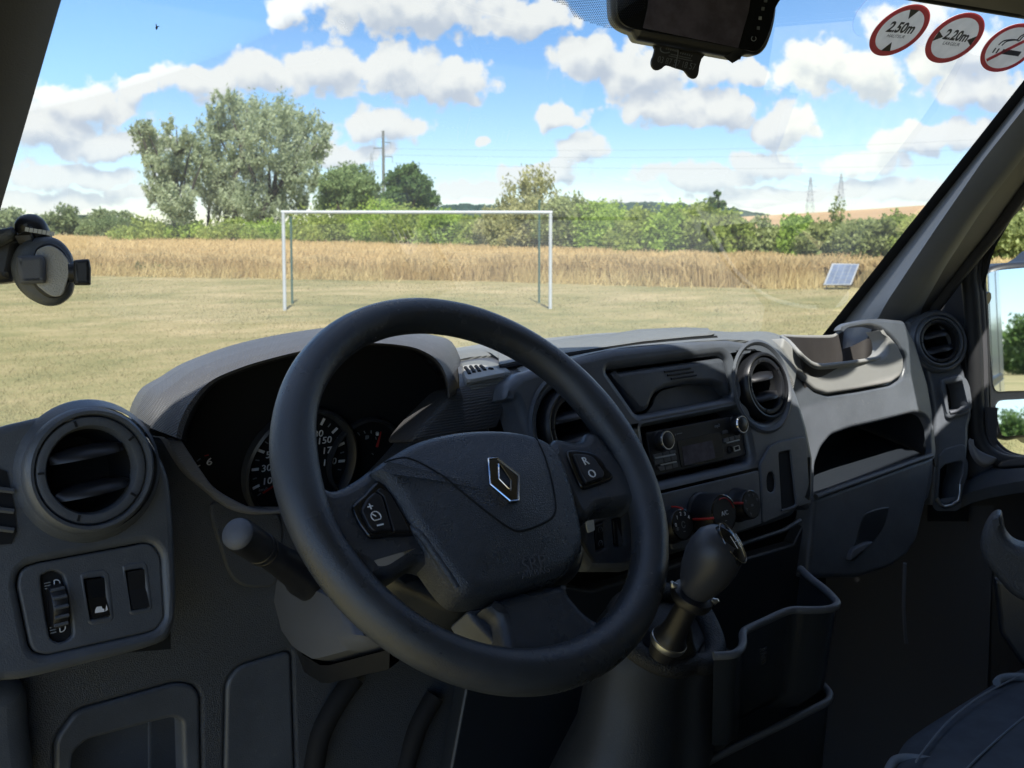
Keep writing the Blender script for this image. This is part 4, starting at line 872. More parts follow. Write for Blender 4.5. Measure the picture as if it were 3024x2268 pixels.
ins = lambda pts, d: [tuple(p) for p in (inset(pts, d) if area2(pts) > 0 else inset(pts[::-1], d))]
o = plate('pocket_lid', ins(pocket, 2.5), BASE, M['plastic'], dash, .02, .004, [pin], lift=.002)
plate('pocket_back', rI((400, 1950), (400, 1300), (1240, 1250), (1240, 1950)), BASE, M['plastic'], dash, .004, 0, lift=-.055)
plate('pocket_divider', rI((955, 1950), (952, 1372), (962, 1370), (972, 1950)), BASE, M['plastic'], dash, .004, 0, lift=-.030)
plate('fuse_cover', ins(cover, 2.5), BASE, M['plastic'], dash, .02, .004, lift=.0015)
plate('left_edge_trim', smo(rI((-200, 1100), (20, 1105), (90, 1110), (150, 1130), (200, 1180), (215, 1400), (222, 1900), (-200, 1900)), 4), BASE, M['plastic'], dash, .06, .02, lift=.04)
plate('steering_panel', smo(rI((1345, -20), (1420, 300), (1480, 440), (1560, 500), (1660, 510), (1760, 480), (1800, 300), (1780, 40), (1560, -10)), 5), BASE, M['grain'], dash, .01, .003, lift=.003)
plate('cluster_trim', smo(rD((1070, 1085), (1200, 1300), (1350, 1436), (1500, 1552), (1650, 1592), (1840, 1586)) + [(900, 1522), (1010, 1504), (1110, 1448)], 5, False) + smo(low_in[:-2], 5, False)[::-1], BASE, M['trim'], dash, .03, .003, lift=.010)
# left pod with round vent
pod = [(-60, 1290)] + rD((0, 1018), (200, 968), (400, 925), (540, 914), (680, 930), (800, 962), (900, 1010), (1000, 1130), (1090, 1290), (1128, 1480)) + rI((1125, 330), (1132, 600), (1105, 780), (1010, 872), (600, 985), (190, 1085), (20, 1102)) + [(-60, 2012)]
PODP = FAC
VL = rD((582, 1302))[0]
panel_px = rnd(rI((108, 490), (125, 410), (170, 370), (260, 345), (930, 220), (985, 240), (1030, 310), (1052, 700), (1000, 775), (930, 800), (300, 940), (225, 925), (190, 880)), 14)
slots = rnd([(-26, 1380), (22, 1400), (40, 1500), (46, 1560), (30, 1598), (-26, 1605)], 8)
plate('side_pod', smo(pod, 4), PODP, M['plastic'], dash, .085, .0065, [hole(PODP, VL, .046), panel_px], seg=4)
plate('pod_backing', rI((60, 200), (1080, 150), (1090, 900), (150, 980)), PODP, M['matt'], dash, .003, 0, lift=-.022)
lathe('vent_surround', [(.0575, -.002), (.0562, .003), (.0530, .009), (.0505, .015), (.049, .017)], on(VL, PODP), PODP.n, M['plastic'], dash, 64)
vent(dash, PODP.off(.010), VL, .0488, M['plastic'], M['plastic'], rot=R_(4), lab='round driver side air vent on the left pod')
o = plate('window_vent', [(-40, 1370), (20, 1392), (44, 1500), (50, 1570), (34, 1606), (-40, 1612)], PODP, M['matt'], dash, .004, 0, lift=.0012)
for y in (1440, 1500, 1556): tube('louvre', [on((-40, y), PODP.off(.004)), on((40, y + 10), PODP.off(.004))], .0022, M['plastic'], o, 6)
plate('pod_cap', smo(rD((838, 975), (880, 955), (930, 965), (975, 1010), (985, 1060), (900, 1020)), 4), FAC.off(-.02), M['beige_smooth'], dash, .03, .006)
# instrument hood
rim = smo(rD((1185, 1102), (1210, 1000), (1280, 860), (1400, 730), (1600, 640), (1800, 580), (1960, 540)) + [(960, 1028), (1093, 1018), (1197, 1026), (1251, 1044), (1292, 1076), (1315, 1121), (1324, 1176)], 5, False)
sil = smo(rD((836, 972), (850, 900), (880, 830), (930, 760), (1050, 690), (1200, 600), (1500, 490), (1800, 420), (2130, 370)) + [(1060, 962), (1200, 976), (1290, 992), (1330, 1006), (1352, 1040), (1368, 1090), (1378, 1140)], 5, False)
n_ = 70; rim2, sil2 = resamp([Vector((*p, 0)) for p in rim], n_), resamp([Vector((*p, 0)) for p in sil], n_)
mixp = lambda k: [(a.x * (1 - k) + c.x * k, a.y * (1 - k) + c.y * k) for a, c in zip(rim2, sil2)]
HR = tilt((.55, .912, -.12), 10)
cur = [onl(mixp(-.10), HR.off(-.13)), onl(mixp(-.03), HR.off(-.01)), onl(mixp(0), HR.off(0)), onl(mixp(.10), HR.off(.004)), onl(mixp(.35), HR.off(-.008)), onl(mixp(.65), HR.off(-.03)), onl(mixp(.88), HR.off(-.06)), onl(mixp(1.0), HR.off(-.10)), [p + Vector((0, 0, -.012)) for p in onl(mixp(.97), HR.off(-.104))], [p + Vector((0, 0, -.06)) for p in onl(mixp(.80), HR.off(-.11))]]
loft('instrument_hood', cur[2:], M['hood'], dash)
loft('hood_lining', cur[:3], M['matt'], dash)
plate('dash_core', [(1250, 1130), (1500, 1120), (2330, 1090), (2700, 1120), (2700, 2400), (900, 2400), (900, 1560), (1150, 1500)], tilt((1, 1.13, -.3), 0), M['matt'], dash, .01, 0)
# right cheek of the hood and the textured flank
plate('hood_cheek', smo(rE((1380, 722), (1480, 652), (1512, 720), (1530, 800), (1528, 900), (1500, 960), (1200, 1010), (1170, 955)), 3), HR.off(-.015), M['hood'], dash, .05, .006)
fl0 = [atY(p, y) for p, y in zip(rMi((-60, 490), (20, 480), (150, 450), (350, 425), (620, 412), (760, 470), (900, 570), (1020, 665)), (1.0, 1.0, 1.0, .995, .985, .96, .92, .875))]
FLP = FAC.off(-.04)
fl1 = [on(p, FLP) for p in rMi((-20, 800), (70, 795), (160, 780), (320, 750), (560, 700), (800, 655), (920, 652), (1012, 668))]
fl2 = [on(p, FAC.off(-.026)) for p in rMi((-20, 900), (60, 890), (170, 870), (320, 835), (540, 790), (740, 790), (790, 800), (860, 740))]
fl3 = [on(p, FAC.off(-.024)) for p in rMi((40, 1080), (120, 1080), (240, 1080), (380, 1080), (520, 1080), (640, 1080), (720, 1080), (765, 1080))]
fl4 = [on(p, FAC.off(-.034)) for p in rMi((60, 1620), (150, 1610), (240, 1600), (330, 1590), (410, 1580), (480, 1570), (540, 1560), (590, 1540))]
loft('dash_flank', [[p + Vector((0, .02, -.02)) for p in fl0], fl0, [a * .5 + c * .5 + Vector((0, 0, .003)) for a, c in zip(fl0, fl1)], fl1, fl2, fl3, fl4], M['hood'], dash, ang=70)
# top of the dash: near edge, seam, pad, far edge towards the glass
edge = [(1200, 1110), (1290, 1095), (1380, 1125), (1500, 1106)] + rG((100, 450), (250, 395), (420, 345), (700, 278), (1150, 238), (1420, 222), (1600, 236), (1735, 292), (1800, 380), (1840, 470))
edgeT = rG((330, 330), (500, 300), (860, 250), (1300, 212), (1450, 205), (1600, 200), (1720, 230), (1800, 280), (1880, 340))
sil_t = [(1338, 1042), (1400, 1033), (1496, 1026), (1600, 1010), (1700, 1001), (1800, 992), (1900, 982), (1960, 978), (2060, 976), (2100, 976), (2150, 980), (2210, 979), (2260, 979), (2290, 985), (2322, 997)]
def yy(pts, y0): return [atY(p, y0) for p in pts]
nE = [p + Vector((0, .004, .002)) for p in fl0[1:-1]] + [on(p, FAC.off(-.006)) for p in smo(rG((100, 452), (250, 400), (420, 352), (700, 288), (1150, 245), (1420, 228), (1600, 240), (1735, 296), (1830, 430), (1870, 520)), 5, False)]
nM = [p + Vector((0, .03, .006)) for p in fl0[1:-1]] + yy(smo(rG((250, 345), (420, 318), (700, 278), (1150, 228), (1420, 208), (1600, 206), (1735, 230), (1830, 300), (1900, 370)), 5, False), .93)
sT = yy(smo(sil_t, 4, False), 1.06); sB = [p + Vector((0, .12, -.012)) for p in sT]; sB2 = [p + Vector((0, .25, -.06)) for p in sT]
nf = 60
A_, B_, C_ = resamp(nE, nf), resamp(nM, nf), resamp(sT, nf)
loft('dash_top', [[p + Vector((0, .004, -.02)) for p in A_], A_, [a * .55 + c * .45 + Vector((0, 0, .001)) for a, c in zip(A_, B_)], B_, [a * .5 + c * .5 + Vector((0, 0, .002)) for a, c in zip(B_, C_)], C_, resamp(sB, nf), resamp(sB2, nf)], M['beige'], dash)
# raised lid pad on the dash top
lf = rG((-60, 395), (150, 352), (320, 326), (500, 299), (860, 247), (1200, 213), (1310, 207), (1346, 198)); lr = rG((-60, 378), (150, 338), (320, 311), (500, 284), (860, 229), (1200, 196), (1300, 186), (1330, 176)); lt = rG((-60, 290), (200, 243), (350, 224), (480, 206), (680, 190), (850, 160), (1000, 153), (1150, 147), (1280, 152))
L0, L1, L2 = resamp(yy(lf, .905), 40), resamp(yy(lr, .909), 40), resamp(yy(lt, 1.035), 40)
loft('dash_lid', [[p + Vector((0, 0, -.012)) for p in L0], L0, [a.lerp(c, .5) + Vector((0, -.004, 0)) for a, c in zip(L0, L1)], L1, [a.lerp(c, .5) + Vector((0, 0, .003)) for a, c in zip(L1, L2)], L2, [p + Vector((0, .05, -.02)) for p in L2]], M['beige'], dash, label='raised padded lid on the dash top')
tube('seam', [p + Vector((0, -.004, -.003)) for p in L0], .0030, M['matt'], dash, 6)
# small speaker and defroster grille between hood and centre
gn_ = (fl1[5] - fl1[2]).cross(fl0[4] - fl1[4]); gn_ = gn_ if gn_.z > 0 else -gn_
GRL = PLN((fl0[4] * .5 + fl1[4] * .5) - CAM, gn_).off(.004)
plate('grille_rim', smo(rMi((10, 560), (20, 500), (330, 455), (560, 490), (700, 550), (810, 620), (780, 650), (540, 700), (300, 750), (150, 775), (60, 760)), 4), GRL, M['beige'], dash, .012, .003)
o = plate('speaker_grille', smo(rMi((40, 590), (60, 545), (280, 525), (480, 560), (640, 610), (725, 655), (540, 695), (300, 745), (150, 768), (80, 740)), 4), GRL.off(.001), M['beige_smooth'], dash, .004, .001)
for i, (a, c) in enumerate((((80, 585), (150, 690)), ((165, 570), (225, 665)), ((250, 565), (310, 650)), ((330, 560), (400, 630)), ((470, 605), (520, 615)))):
    tube('grille_slot', [on(p, GRL.off(.0012)) for p in rMi(a, ((a[0] + c[0]) / 2 + 10, (a[1] + c[1]) / 2), c)], .0022, M['matt'], o, 6)
# centre stack
VR = rG((1660, 532))[0]; VC = (1688, 1262)
stack = rMi((1005, 668), (862, 775), (790, 860), (756, 1000), (745, 1110), (910, 1115), (1000, 1340), (1080, 1580)) + [(1600, 1400), (1660, 1560), (1740, 1690), (1850, 1690)] + rK((660, 588), (920, 512), (1250, 402), (1620, 290), (1800, 222), (1870, 110)) + rG((1985, 1345), (2004, 1250), (2004, 1000), (1965, 800), (1905, 600), (1835, 430), (1765, 330), (1650, 255), (1450, 224), (1150, 238), (700, 282), (420, 348), (330, 372))
lidh = rnd(rG((652, 428), (1400, 325), (1438, 352), (1490, 560), (1478, 604), (880, 718), (842, 700)), 9)
radh = rnd(rG((884, 800), (1505, 678), (1545, 712), (1594, 990), (1578, 1022), (962, 1164), (940, 1135)), 7)
slot_panel = rnd(rG((1650, 1040), (1712, 925), (1770, 893), (1930, 858), (1952, 880), (1968, 1180), (1930, 1290), (1840, 1355), (1668, 1428)), 8)
plate('centre_stack', rnd(stack, 6, 3), FAC, M['facade'], dash, .04, .010, [lidh, radh, hole(FAC, VR, .047), hole(FAC, VC, .047)], seg=4)
plate('stack_backing', rG((600, 400), (1500, 300), (1640, 1060), (900, 1200)), FAC, M['matt'], dash, .003, 0, lift=-.05)
for vp, sr in ((VR, 1.0), (VC, 1.0)):
    lathe('vent_dish', [(.064, .001), (.0605, .003), (.056, .0), (.050, -.010), (.047, -.016), (.0455, -.03)], on(vp, FAC), FAC.n, M['facade'], dash, 64)
vent(dash, FAC.off(-.006), VR, .0455, M['black'], M['black'], rot=R_(6), lab='round air vent right of the storage lid')
vent(dash, FAC.off(-.006), VC, .0455, M['black'], M['black'], rot=R_(6), lab='round air vent half hidden behind the steering wheel')
# storage lid
ll = rnd(rG((668, 440), (1392, 338), (1420, 352), (1472, 568), (1460, 590), (1440, 590), (1400, 540), (1330, 515), (1180, 520), (1030, 550), (975, 580), (950, 620), (930, 680), (890, 705), (858, 700), (842, 690)), 6)
o = plate('storage_lid', ins(ll, 2.0), FAC, M['plastic'], dash, .02, .007, lift=-.006, seg=4)
plate('lid_finger_recess', rnd(rG((900, 712), (945, 660), (962, 600), (1000, 560), (1180, 510), (1330, 505), (1410, 535), (1470, 590), (1474, 602)), 6), FAC, M['plastic'], dash, .004, .001, lift=-.022)
for (a, c) in (((1022, 438), (1190, 414)), ((1042, 461), (1210, 436)), ((1066, 484), (1230, 459))):
    tube('lid_rib', [on(p, FAC.off(-.0055)) for p in rG(a, c)], .0014, M['black'], o, 6)
# card slot panel and heater panel seams
o = plate('card_slot_panel', slot_panel, FAC, M['facade'], dash, .004, .0015, [rnd(rG((1768, 968), (1845, 950), (1885, 1305), (1790, 1345)), 6), smo(rG((1692, 1130), (1705, 1098), (1730, 1100), (1745, 1140), (1745, 1200), (1728, 1225), (1700, 1215), (1692, 1180)), 3)], lift=.0035)
plate('slot_back', rG((1760, 950), (1860, 930), (1900, 1320), (1780, 1360)), FAC, M['matt'], o, .001, 0, lift=.0012)
plate('slot_back', rG((1685, 1090), (1750, 1090), (1750, 1230), (1685, 1230)), FAC, M['matt'], o, .001, 0, lift=.0012)
tube('slot_lip', [on(p, FAC.off(.005)) for p in rG((1788, 1343), (1830, 1334), (1870, 1322))], .0016, M['grey'], o, 6)

# lower centre: panel under the stack
LOW = tilt((1.0, .86, -.48), 4)
plate('lower_panel', [(1440, 1700)] + rK((0, 880), (640, 690), (900, 610), (1340, 600), (1800, 470), (1950, 170), (1970, 160)) + [(2405, 1510), (2395, 1640), (2368, 1690), (2380, 2450), (1300, 2450)], LOW, M['bin'], dash, .02, .004)
tube('stack_lip', [on(p, LOW.off(.012)) for p in rK((660, 690), (920, 605), (1340, 470), (1700, 350), (1850, 260))], .003, M['plastic'], dash, 8)
swp = rnd(rG((560, 1420), (700, 1340), (790, 1320), (830, 1500), (830, 1640), (600, 1690), (545, 1640)), 9)
# ---------------------------------------------------------------- passenger side of the dashboard
sh = rH((420, 540), (500, 620), (640, 800), (700, 868), (790, 897), (1000, 868), (1250, 820), (1330, 770), (1348, 700), (1338, 620), (1300, 540), (1240, 470), (1170, 420), (1090, 401), (960, 411), (880, 436), (893, 408), (930, 380), (1080, 350), (1190, 345), (1345, 360), (1425, 515), (1520, 822), (1556, 1040), (1556, 1247), (1560, 1420), (1550, 1550), (1520, 1660), (1400, 1780), (1200, 1800), (640, 1760), (600, 1400), (560, 1190), (500, 980), (440, 760))
shelf = rnd(rH((694, 1640), (700, 1400), (745, 1280), (820, 1190), (960, 1140), (1200, 1085), (1430, 1028), (1500, 1055), (1540, 1140), (1556, 1300), (1548, 1345), (1440, 1375), (940, 1548)), 12)
PAS = tilt((1.3, .885, -.3), 10, -4)
plate('passenger_panel', rnd(sh, 8, 4), PAS, M['facade'], dash, .014, .006, [shelf], seg=4)
# glove shelf: floor, back wall
sf = [on(p, PAS.off(-.01)) for p in rH((690, 1650), (940, 1552), (1440, 1378), (1556, 1346))]
loft('glove_shelf', [[p + Vector((0, 0, -.004)) for p in sf], [p + Vector((.0, .22, .045)) for p in sf], [p + Vector((.0, .24, .10)) for p in sf], [p + Vector((0, .04, .085)) for p in sf]], M['bin'], dash, n=12)
loft('glove_shelf_side', [[sf[0] + Vector((-.008, 0, -.02)), sf[0] + Vector((-.008, .26, .0))], [sf[0] + Vector((-.008, .03, .10)), sf[0] + Vector((-.008, .26, .10))]], M['bin'], dash)
loft('glove_shelf_side', [[sf[-1] + Vector((.008, 0, -.02)), sf[-1] + Vector((.008, .26, .0))], [sf[-1] + Vector((.008, .03, .10)), sf[-1] + Vector((.008, .26, .10))]], M['bin'], dash)
glv = rnd(rH((690, 1652), (940, 1562), (1440, 1382), (1546, 1346), (1544, 1420), (1534, 1500), (1500, 1700), (1440, 1950), (1370, 2060), (1250, 2150), (1000, 2230), (640, 2230), (678, 1800)), 8)
o = plate('glovebox_lid', glv, PAS.off(.014), M['plastic'], dash, .03, .007, seg=4)
tube('lid_edge', [on(p, PAS.off(.016)) for p in rH((700, 1640), (940, 1551), (1200, 1460), (1440, 1372), (1540, 1341))], .0045, M['plastic'], o, 8)
plate('glovebox_handle', smo(rL((1130, 60), (1170, 20), (1290, -10), (1300, 20), (1270, 120), (1210, 210), (1120, 300), (1070, 340), (1045, 330), (1050, 280), (1085, 220), (1105, 140)), 4), PAS.off(.015), M['bin'], o, .006, .003)
plate('handle_grip', smo(rL((1060, 300), (1080, 260), (1150, 225), (1200, 215), (1185, 240), (1120, 290), (1060, 335)), 4), PAS.off(.022), M['grey'], o, .008, .003)
# upper tray
TRI = [(1480 + 0, 0)]
tw = rnd(rH((470, 480), (520, 520), (565, 586), (630, 650), (680, 680), (740, 688), (860, 678), (1000, 660), (1100, 644), (1182, 628), (1220, 600), (1228, 560), (1222, 500), (1170, 425), (1240, 470), (1300, 540), (1342, 630), (1344, 710), (1320, 765), (1250, 815), (1150, 835), (1000, 862), (790, 894), (700, 866), (600, 780), (520, 680), (450, 560)), 8)
plate('tray_front', tw, PAS.off(.006), M['beige_smooth'], dash, .03, .005)
rimpx = smo(rH((455, 475), (640, 480), (820, 478), (870, 448), (960, 418), (1090, 408), (1160, 425), (1205, 490), (1228, 560), (1222, 600), (1182, 628), (1100, 644), (1000, 660), (860, 678), (720, 689), (640, 655), (565, 585)), 4)
RIMT = [(455, 478, .99), (560, 480, 1.04), (700, 481, 1.06), (820, 476, 1.07), (880, 444, 1.07), (960, 420, 1.07), (1060, 409, 1.06), (1130, 414, 1.04), (1180, 445, 1.01), (1212, 500, .97), (1228, 560, .93), (1220, 602, .90), (1182, 628, .886), (1100, 644, .882), (1000, 660, .881), (860, 678, .881), (740, 688, .881), (680, 676, .882), (620, 634, .885), (565, 580, .89), (500, 510, .93)]
rim3 = [atY(rH((x, y))[0], d) for x, y, d in smo([Vector(p) for p in RIMT], 4)]
cen = sum(rim3, Vector()) / len(rim3); cen.z = CZ - .268
low3 = [Vector((p.x, p.y, CZ - .262)) for p in rim3]
loft('tray', [[p + Vector((0, 0, -.006)) for p in rim3], rim3, [p.lerp(Vector((cen.x, cen.y, p.z)), .03) for p in rim3], [p.lerp(Vector((cen.x, cen.y, p.z - .006)), .05) for p in rim3]], M['beige_smooth'], dash, closed=True, ang=70)
loft('tray_inside', [[p.lerp(Vector((cen.x, cen.y, p.z - .006)), .051) for p in rim3], [p.lerp(cen, .12) for p in low3], [p.lerp(cen, .2) for p in low3], [p.lerp(cen, .6) for p in low3], [p.lerp(cen, .99) for p in low3]], mat('tray_inside_dark', (.055, .050, .048), .7, .3, bump=.2, scale=900, var=.15, vscale=12), dash, closed=True, ang=70)  # inside of the tray, darker brown-grey than its rim
tube('tray_rim', rim3, .0035, M['beige_smooth'], dash, 8, closed=True)
# right end column
endp = rDe((92, 395), (140, 365), (215, 345), (280, 360), (340, 410), (395, 500), (430, 600), (445, 660), (478, 686), (500, 745), (535, 900), (556, 1055), (548, 1095), (530, 1115), (532, 1240), (515, 1400), (500, 1520), (470, 1640), (280, 1700), (262, 1500), (285, 1250), (290, 1000), (330, 1120), (300, 880), (240, 660), (170, 520))
VE = rDe((302, 542))[0]
endp = rDe((95, 400), (150, 360), (225, 345), (290, 365), (345, 415), (395, 500), (430, 600), (445, 660), (478, 686), (500, 745), (535, 900), (556, 1055), (545, 1100), (532, 1140), (532, 1240), (515, 1400), (500, 1520), (470, 1660), (262, 1690), (270, 1500), (284, 1250), (288, 1050), (255, 840), (215, 690), (160, 540))
cup_o = rnd(rDe((330, 802), (470, 766), (495, 800), (545, 1015), (535, 1045), (395, 1088), (372, 1070)), 7)
cup_h = rnd(rDe((348, 850), (380, 838), (480, 822), (500, 870), (516, 995), (490, 1015), (388, 1036)), 5)
pkt_o = rnd(rDe((296, 1690), (316, 1345), (360, 1290), (478, 1258), (508, 1272), (510, 1330), (492, 1480), (470, 1560), (440, 1690)), 6)
pkt_h = rnd(rDe((302, 1690), (322, 1440), (360, 1405), (470, 1378), (486, 1390), (480, 1470), (455, 1540), (432, 1690)), 6)
plate('end_column', rnd(endp, 7, 3), END, M['facade'], dash, .05, .009, [cup_h, pkt_h, hole(END, VE, .041)], seg=4)
plate('end_backing', rDe((100, 350), (560, 700), (560, 1300), (520, 1800), (240, 1800), (260, 900)), END, M['matt'], dash, .003, 0, lift=-.048)
o = plate('cup_slot_frame', cup_o, END, M['facade'], dash, .02, .005, [cup_h], lift=.008, seg=4)
tube('slot_lip', [on(p, END.off(.008)) for p in rDe((390, 1040), (440, 1030), (500, 1012), (516, 1000))], .003, M['grey'], o, 8)
o = plate('door_pocket_frame', pkt_o, END, M['facade'], dash, .01, .003, [pkt_h], lift=.004)
tube('pocket_lip', [on(p, END.off(.006)) for p in rDe((300, 1640), (320, 1680), (350, 1700), (400, 1690), (452, 1655), (462, 1600), (462, 1540))], .0035, M['satin'], o, 8)
lathe('vent_dish', [(.055, .001), (.053, .008), (.049, .011), (.046, .010), (.044, .004), (.0415, -.01)], on(VE, END), END.n, M['facade'], dash, 56)
vent(dash, END.off(.004), VE, .0435, M['facade'], M['black'], rot=R_(5), lab='round air vent at the right end of the dashboard')
# ---------------------------------------------------------------- instrument cluster
CLU = tilt((.55, 1.008, -.2), -12)
cl = thing('instrument_cluster', 'black instrument cluster with speedometer and fuel gauge behind the steering wheel', 'instrument cluster', on((880, 1500), CLU))
plate('cluster_face', [(470, 1250), (640, 1100), (900, 1012), (1200, 1012), (1330, 1140), (1400, 1400), (1300, 1700), (860, 1760), (480, 1700), (400, 1420)], CLU, M['matt'], cl, .004, 0)
SC = (884, 1372); sc = on(SC, CLU.off(.002)); cu, cv = basis(CLU.n); kpx = (sc - on((SC[0] + 100, SC[1]), CLU.off(.002))).length / 100
RS = 131 * kpx
lathe('gauge_ring', [(RS * 1.20, .000), (RS * 1.19, .010), (RS * 1.14, .012), (RS * 1.06, .004), (RS * 1.05, .001)], sc, CLU.n, mat('gauge_ring_plastic', (.030, .034, .042), .35, .5), cl, 72)
def pol(c, r, a): return c + cu * r * math.cos(a) + cv * r * math.sin(a)
ANG = lambda s: R_(198 - (s - 10) * (198 - -1 + 8) / 180.0 * 1.0) if False else R_(199 - (s - 10) * 1.128)
for s in range(0, 201, 5):
    if s % 10 and True: continue
    big = (s // 10) % 2 == 1; a = ANG(s); r0, r1 = (RS * .86, RS * 1.0) if big else (RS * .89, RS * .97)
    d = cu * math.cos(a) + cv * math.sin(a); e = -cu * math.sin(a) + cv * math.cos(a); p = sc + d * (r0 + r1) / 2 + CLU.n * .001
    boxes('tick_mark', [(p, d * (r1 - r0) / 2, e * (RS * (.026 if big else .010)), CLU.n * .0004)], M['white'] if big else M['dim'], cl)
    if big: text('numeral', str(s), pol(sc, RS * (.70 if s < 100 else .655), a) + CLU.n * .001, cu, cv, RS * .195, M['white'], cl, sx=1.12)
text('lettering', 'km/h', on(rD((1722, 1428))[0], CLU.off(.0025)), cu, cv, RS * .10, M['dim'], cl)
a = ANG(2); d = cu * math.cos(a) + cv * math.sin(a); e = -cu * math.sin(a) + cv * math.cos(a)
boxes('needle', [(sc + d * RS * .42 + CLU.n * .006, d * RS * .46, e * RS * .016, CLU.n * .0006)], M['redneedle'], cl)
lathe('needle_hub', [(RS * .12, .002), (RS * .12, .010), (RS * .09, .012), (0, .012)], sc, CLU.n, M['black'], cl, 32)
# rev counter on the left
TC = (540, 1378); tcw = on(TC, CLU.off(.002)); text('numeral', '6', on(rD((1368, 1248))[0], CLU.off(.003)), cu, cv, RS * .20, M['white'], cl, sx=1.2)
for a, m_ in ((18, M['white']), (32, M['dim']), (5, M['redneedle'])):
    p = on(rD((1295, 1275), (1298, 1235), (1350, 1205))[[18, 32, 5].index(a)], CLU.off(.003)); d = cu * math.cos(R_(a)) + cv * math.sin(R_(a)); e = CLU.n.cross(d)
    boxes('tick_mark', [(p, d * .0022, e * .0005, CLU.n * .0003)], m_, cl)
# fuel gauge
fcw = on((1075, 1350), CLU.off(.002))
lathe('gauge_ring', [(RS * .86, .0), (RS * .85, .006), (RS * .80, .007), (RS * .76, .001)], fcw, CLU.n, bpy.data.materials['gauge_ring_plastic'], cl, 64)
for (a_, c_), m_ in ((((1408, 385), (1432, 415)), 'dim'), (((1482, 367), (1494, 392)), 'dim'), (((1564, 362), (1566, 393)), 'dim'), (((1638, 382), (1636, 415)), 'white'), (((1618, 435), (1624, 465)), 'dim'), (((1575, 628), (1592, 642)), 'dim')):
    p, q = [on(x, CLU.off(.003)) for x in rCl(a_, c_)]; tubes('tick_mark', [[p, q]], .0019 if m_ == 'white' else .0006, M[m_], cl, 6)
pq = on(rCl((1512, 440))[0], CLU.off(.003)); boxes('fuel_symbol', [(pq, cu * .0016, cv * .0024, CLU.n * .0003), (pq + cu * .0026, cu * .0004, cv * .0018, CLU.n * .0003)], M['dim'], cl)
p, q = [on(x, CLU.off(.008)) for x in rCl((1680, 375), (1632, 552))]; tubes('needle', [([p, q], [.0007, .0017])], .001, M['redneedle'], cl, 6)
# ---------------------------------------------------------------- light switch panel on the left pod
sp = thing('light_switch_panel', 'left switch panel with headlight thumbwheel and two rocker switches under the round vent', 'switch panel', on(rI((560, 900))[0], PODP))
wh_h = smo(rI((262, 470), (285, 420), (340, 402), (385, 420), (415, 470), (465, 760), (450, 830), (390, 858), (335, 840), (310, 780)), 4)
rk1 = rnd(rI((540, 452), (658, 438), (694, 688), (572, 712)), 4); rk2 = rnd(rI((802, 402), (912, 384), (946, 632), (832, 652)), 4)
plate('panel', ins(panel_px, 1.8), PODP.off(-.0025), M['plastic'], sp, .006, .002, [wh_h, rk1, rk2])
plate('wheel_well', rI((240, 390), (430, 380), (490, 870), (300, 890)), PODP.off(-.0075), M['matt'], sp, .002, 0)
for k, (fp, rp, act) in enumerate(((rI((508, 425), (560, 398), (668, 388), (700, 420), (730, 700), (712, 728), (585, 752), (560, 735)), rk1, True), (rI((778, 370), (820, 352), (925, 338), (945, 372), (978, 630), (962, 662), (845, 688), (822, 670)), rk2, False))):
    o = plate('switch_frame', rnd(fp, 6), PODP.off(-.0018), M['plastic'], sp, .004, .0018, [rp])
    c = [on(p, PODP.off(-.004)) for p in (rI((545, 458), (654, 444), (690, 684), (576, 706)) if k == 0 else rI((806, 408), (908, 390), (942, 628), (836, 646)))]
    up_ = (c[0] + c[1]) / 2; dn = (c[2] + c[3]) / 2; n = PODP.n
    vv = [c[0] + n * .0035, c[1] + n * .0035, (c[1] + c[2]) / 2 + n * .001, c[2] + n * .0045, c[3] + n * .0045, (c[3] + c[0]) / 2 + n * .001]; vv += [p - n * .012 for p in vv]
    r = link('rocker_switch', meshof('rocker_switch', vv, [(0, 1, 2, 5), (5, 2, 3, 4)] + [(i, (i + 1) % 6, 6 + (i + 1) % 6, 6 + i) for i in range(6)], False), M['gloss'] if act else M['black'], sp, label='glossy black rocker with a white van symbol' if act else 'blank black rocker switch')
    uu = (c[1] - c[0]).normalized(); vvv = (c[0] - c[3]).normalized()
    poly('rocker_facet', c[0].lerp(c[3], .5) + n * .0028, uu, vvv, [(.002, .030 * .6), (.004, .014), (.010, -.006), (.012, -.012), (.002, -.008)], 0, M['grey'], r) if False else None
    if act:
        q = c[2].lerp(c[3], .45).lerp(c[0].lerp(c[1], .5), .2) + n * .0052
        poly('van_symbol', q, uu, vvv, [(-.0050, -.0022), (.0024, -.0022), (.0024, .0002), (.0012, .0004), (.0006, .0024), (-.0030, .0024), (-.0044, .0004)], 0, M['white'], r); poly('van_symbol', q, uu, vvv, [(.0030, -.0022), (.0052, -.0010), (.0046, .0036), (.0038, .0010)], 0, M['white'], r)
wc = on(rI((350, 625))[0], PODP.off(-.010)); 
o = lathe('thumbwheel', [(.0, -.0055), (.0165, -.0055), (.0175, -.004), (.0175, .004), (.0165, .0055), (0, .0055)], wc, basis(PODP.n)[0], M['black'], sp, 40)
for k in range(-2, 3): tubes('wheel_ridge', [[wc + (PODP.n * math.cos(k * .42) + basis(PODP.n)[1] * math.sin(k * .42)) * .0178 + basis(PODP.n)[0] * s for s in (-.005, .005)]], .0016, M['plastic'], o, 6)
pu, pv = basis(PODP.n)
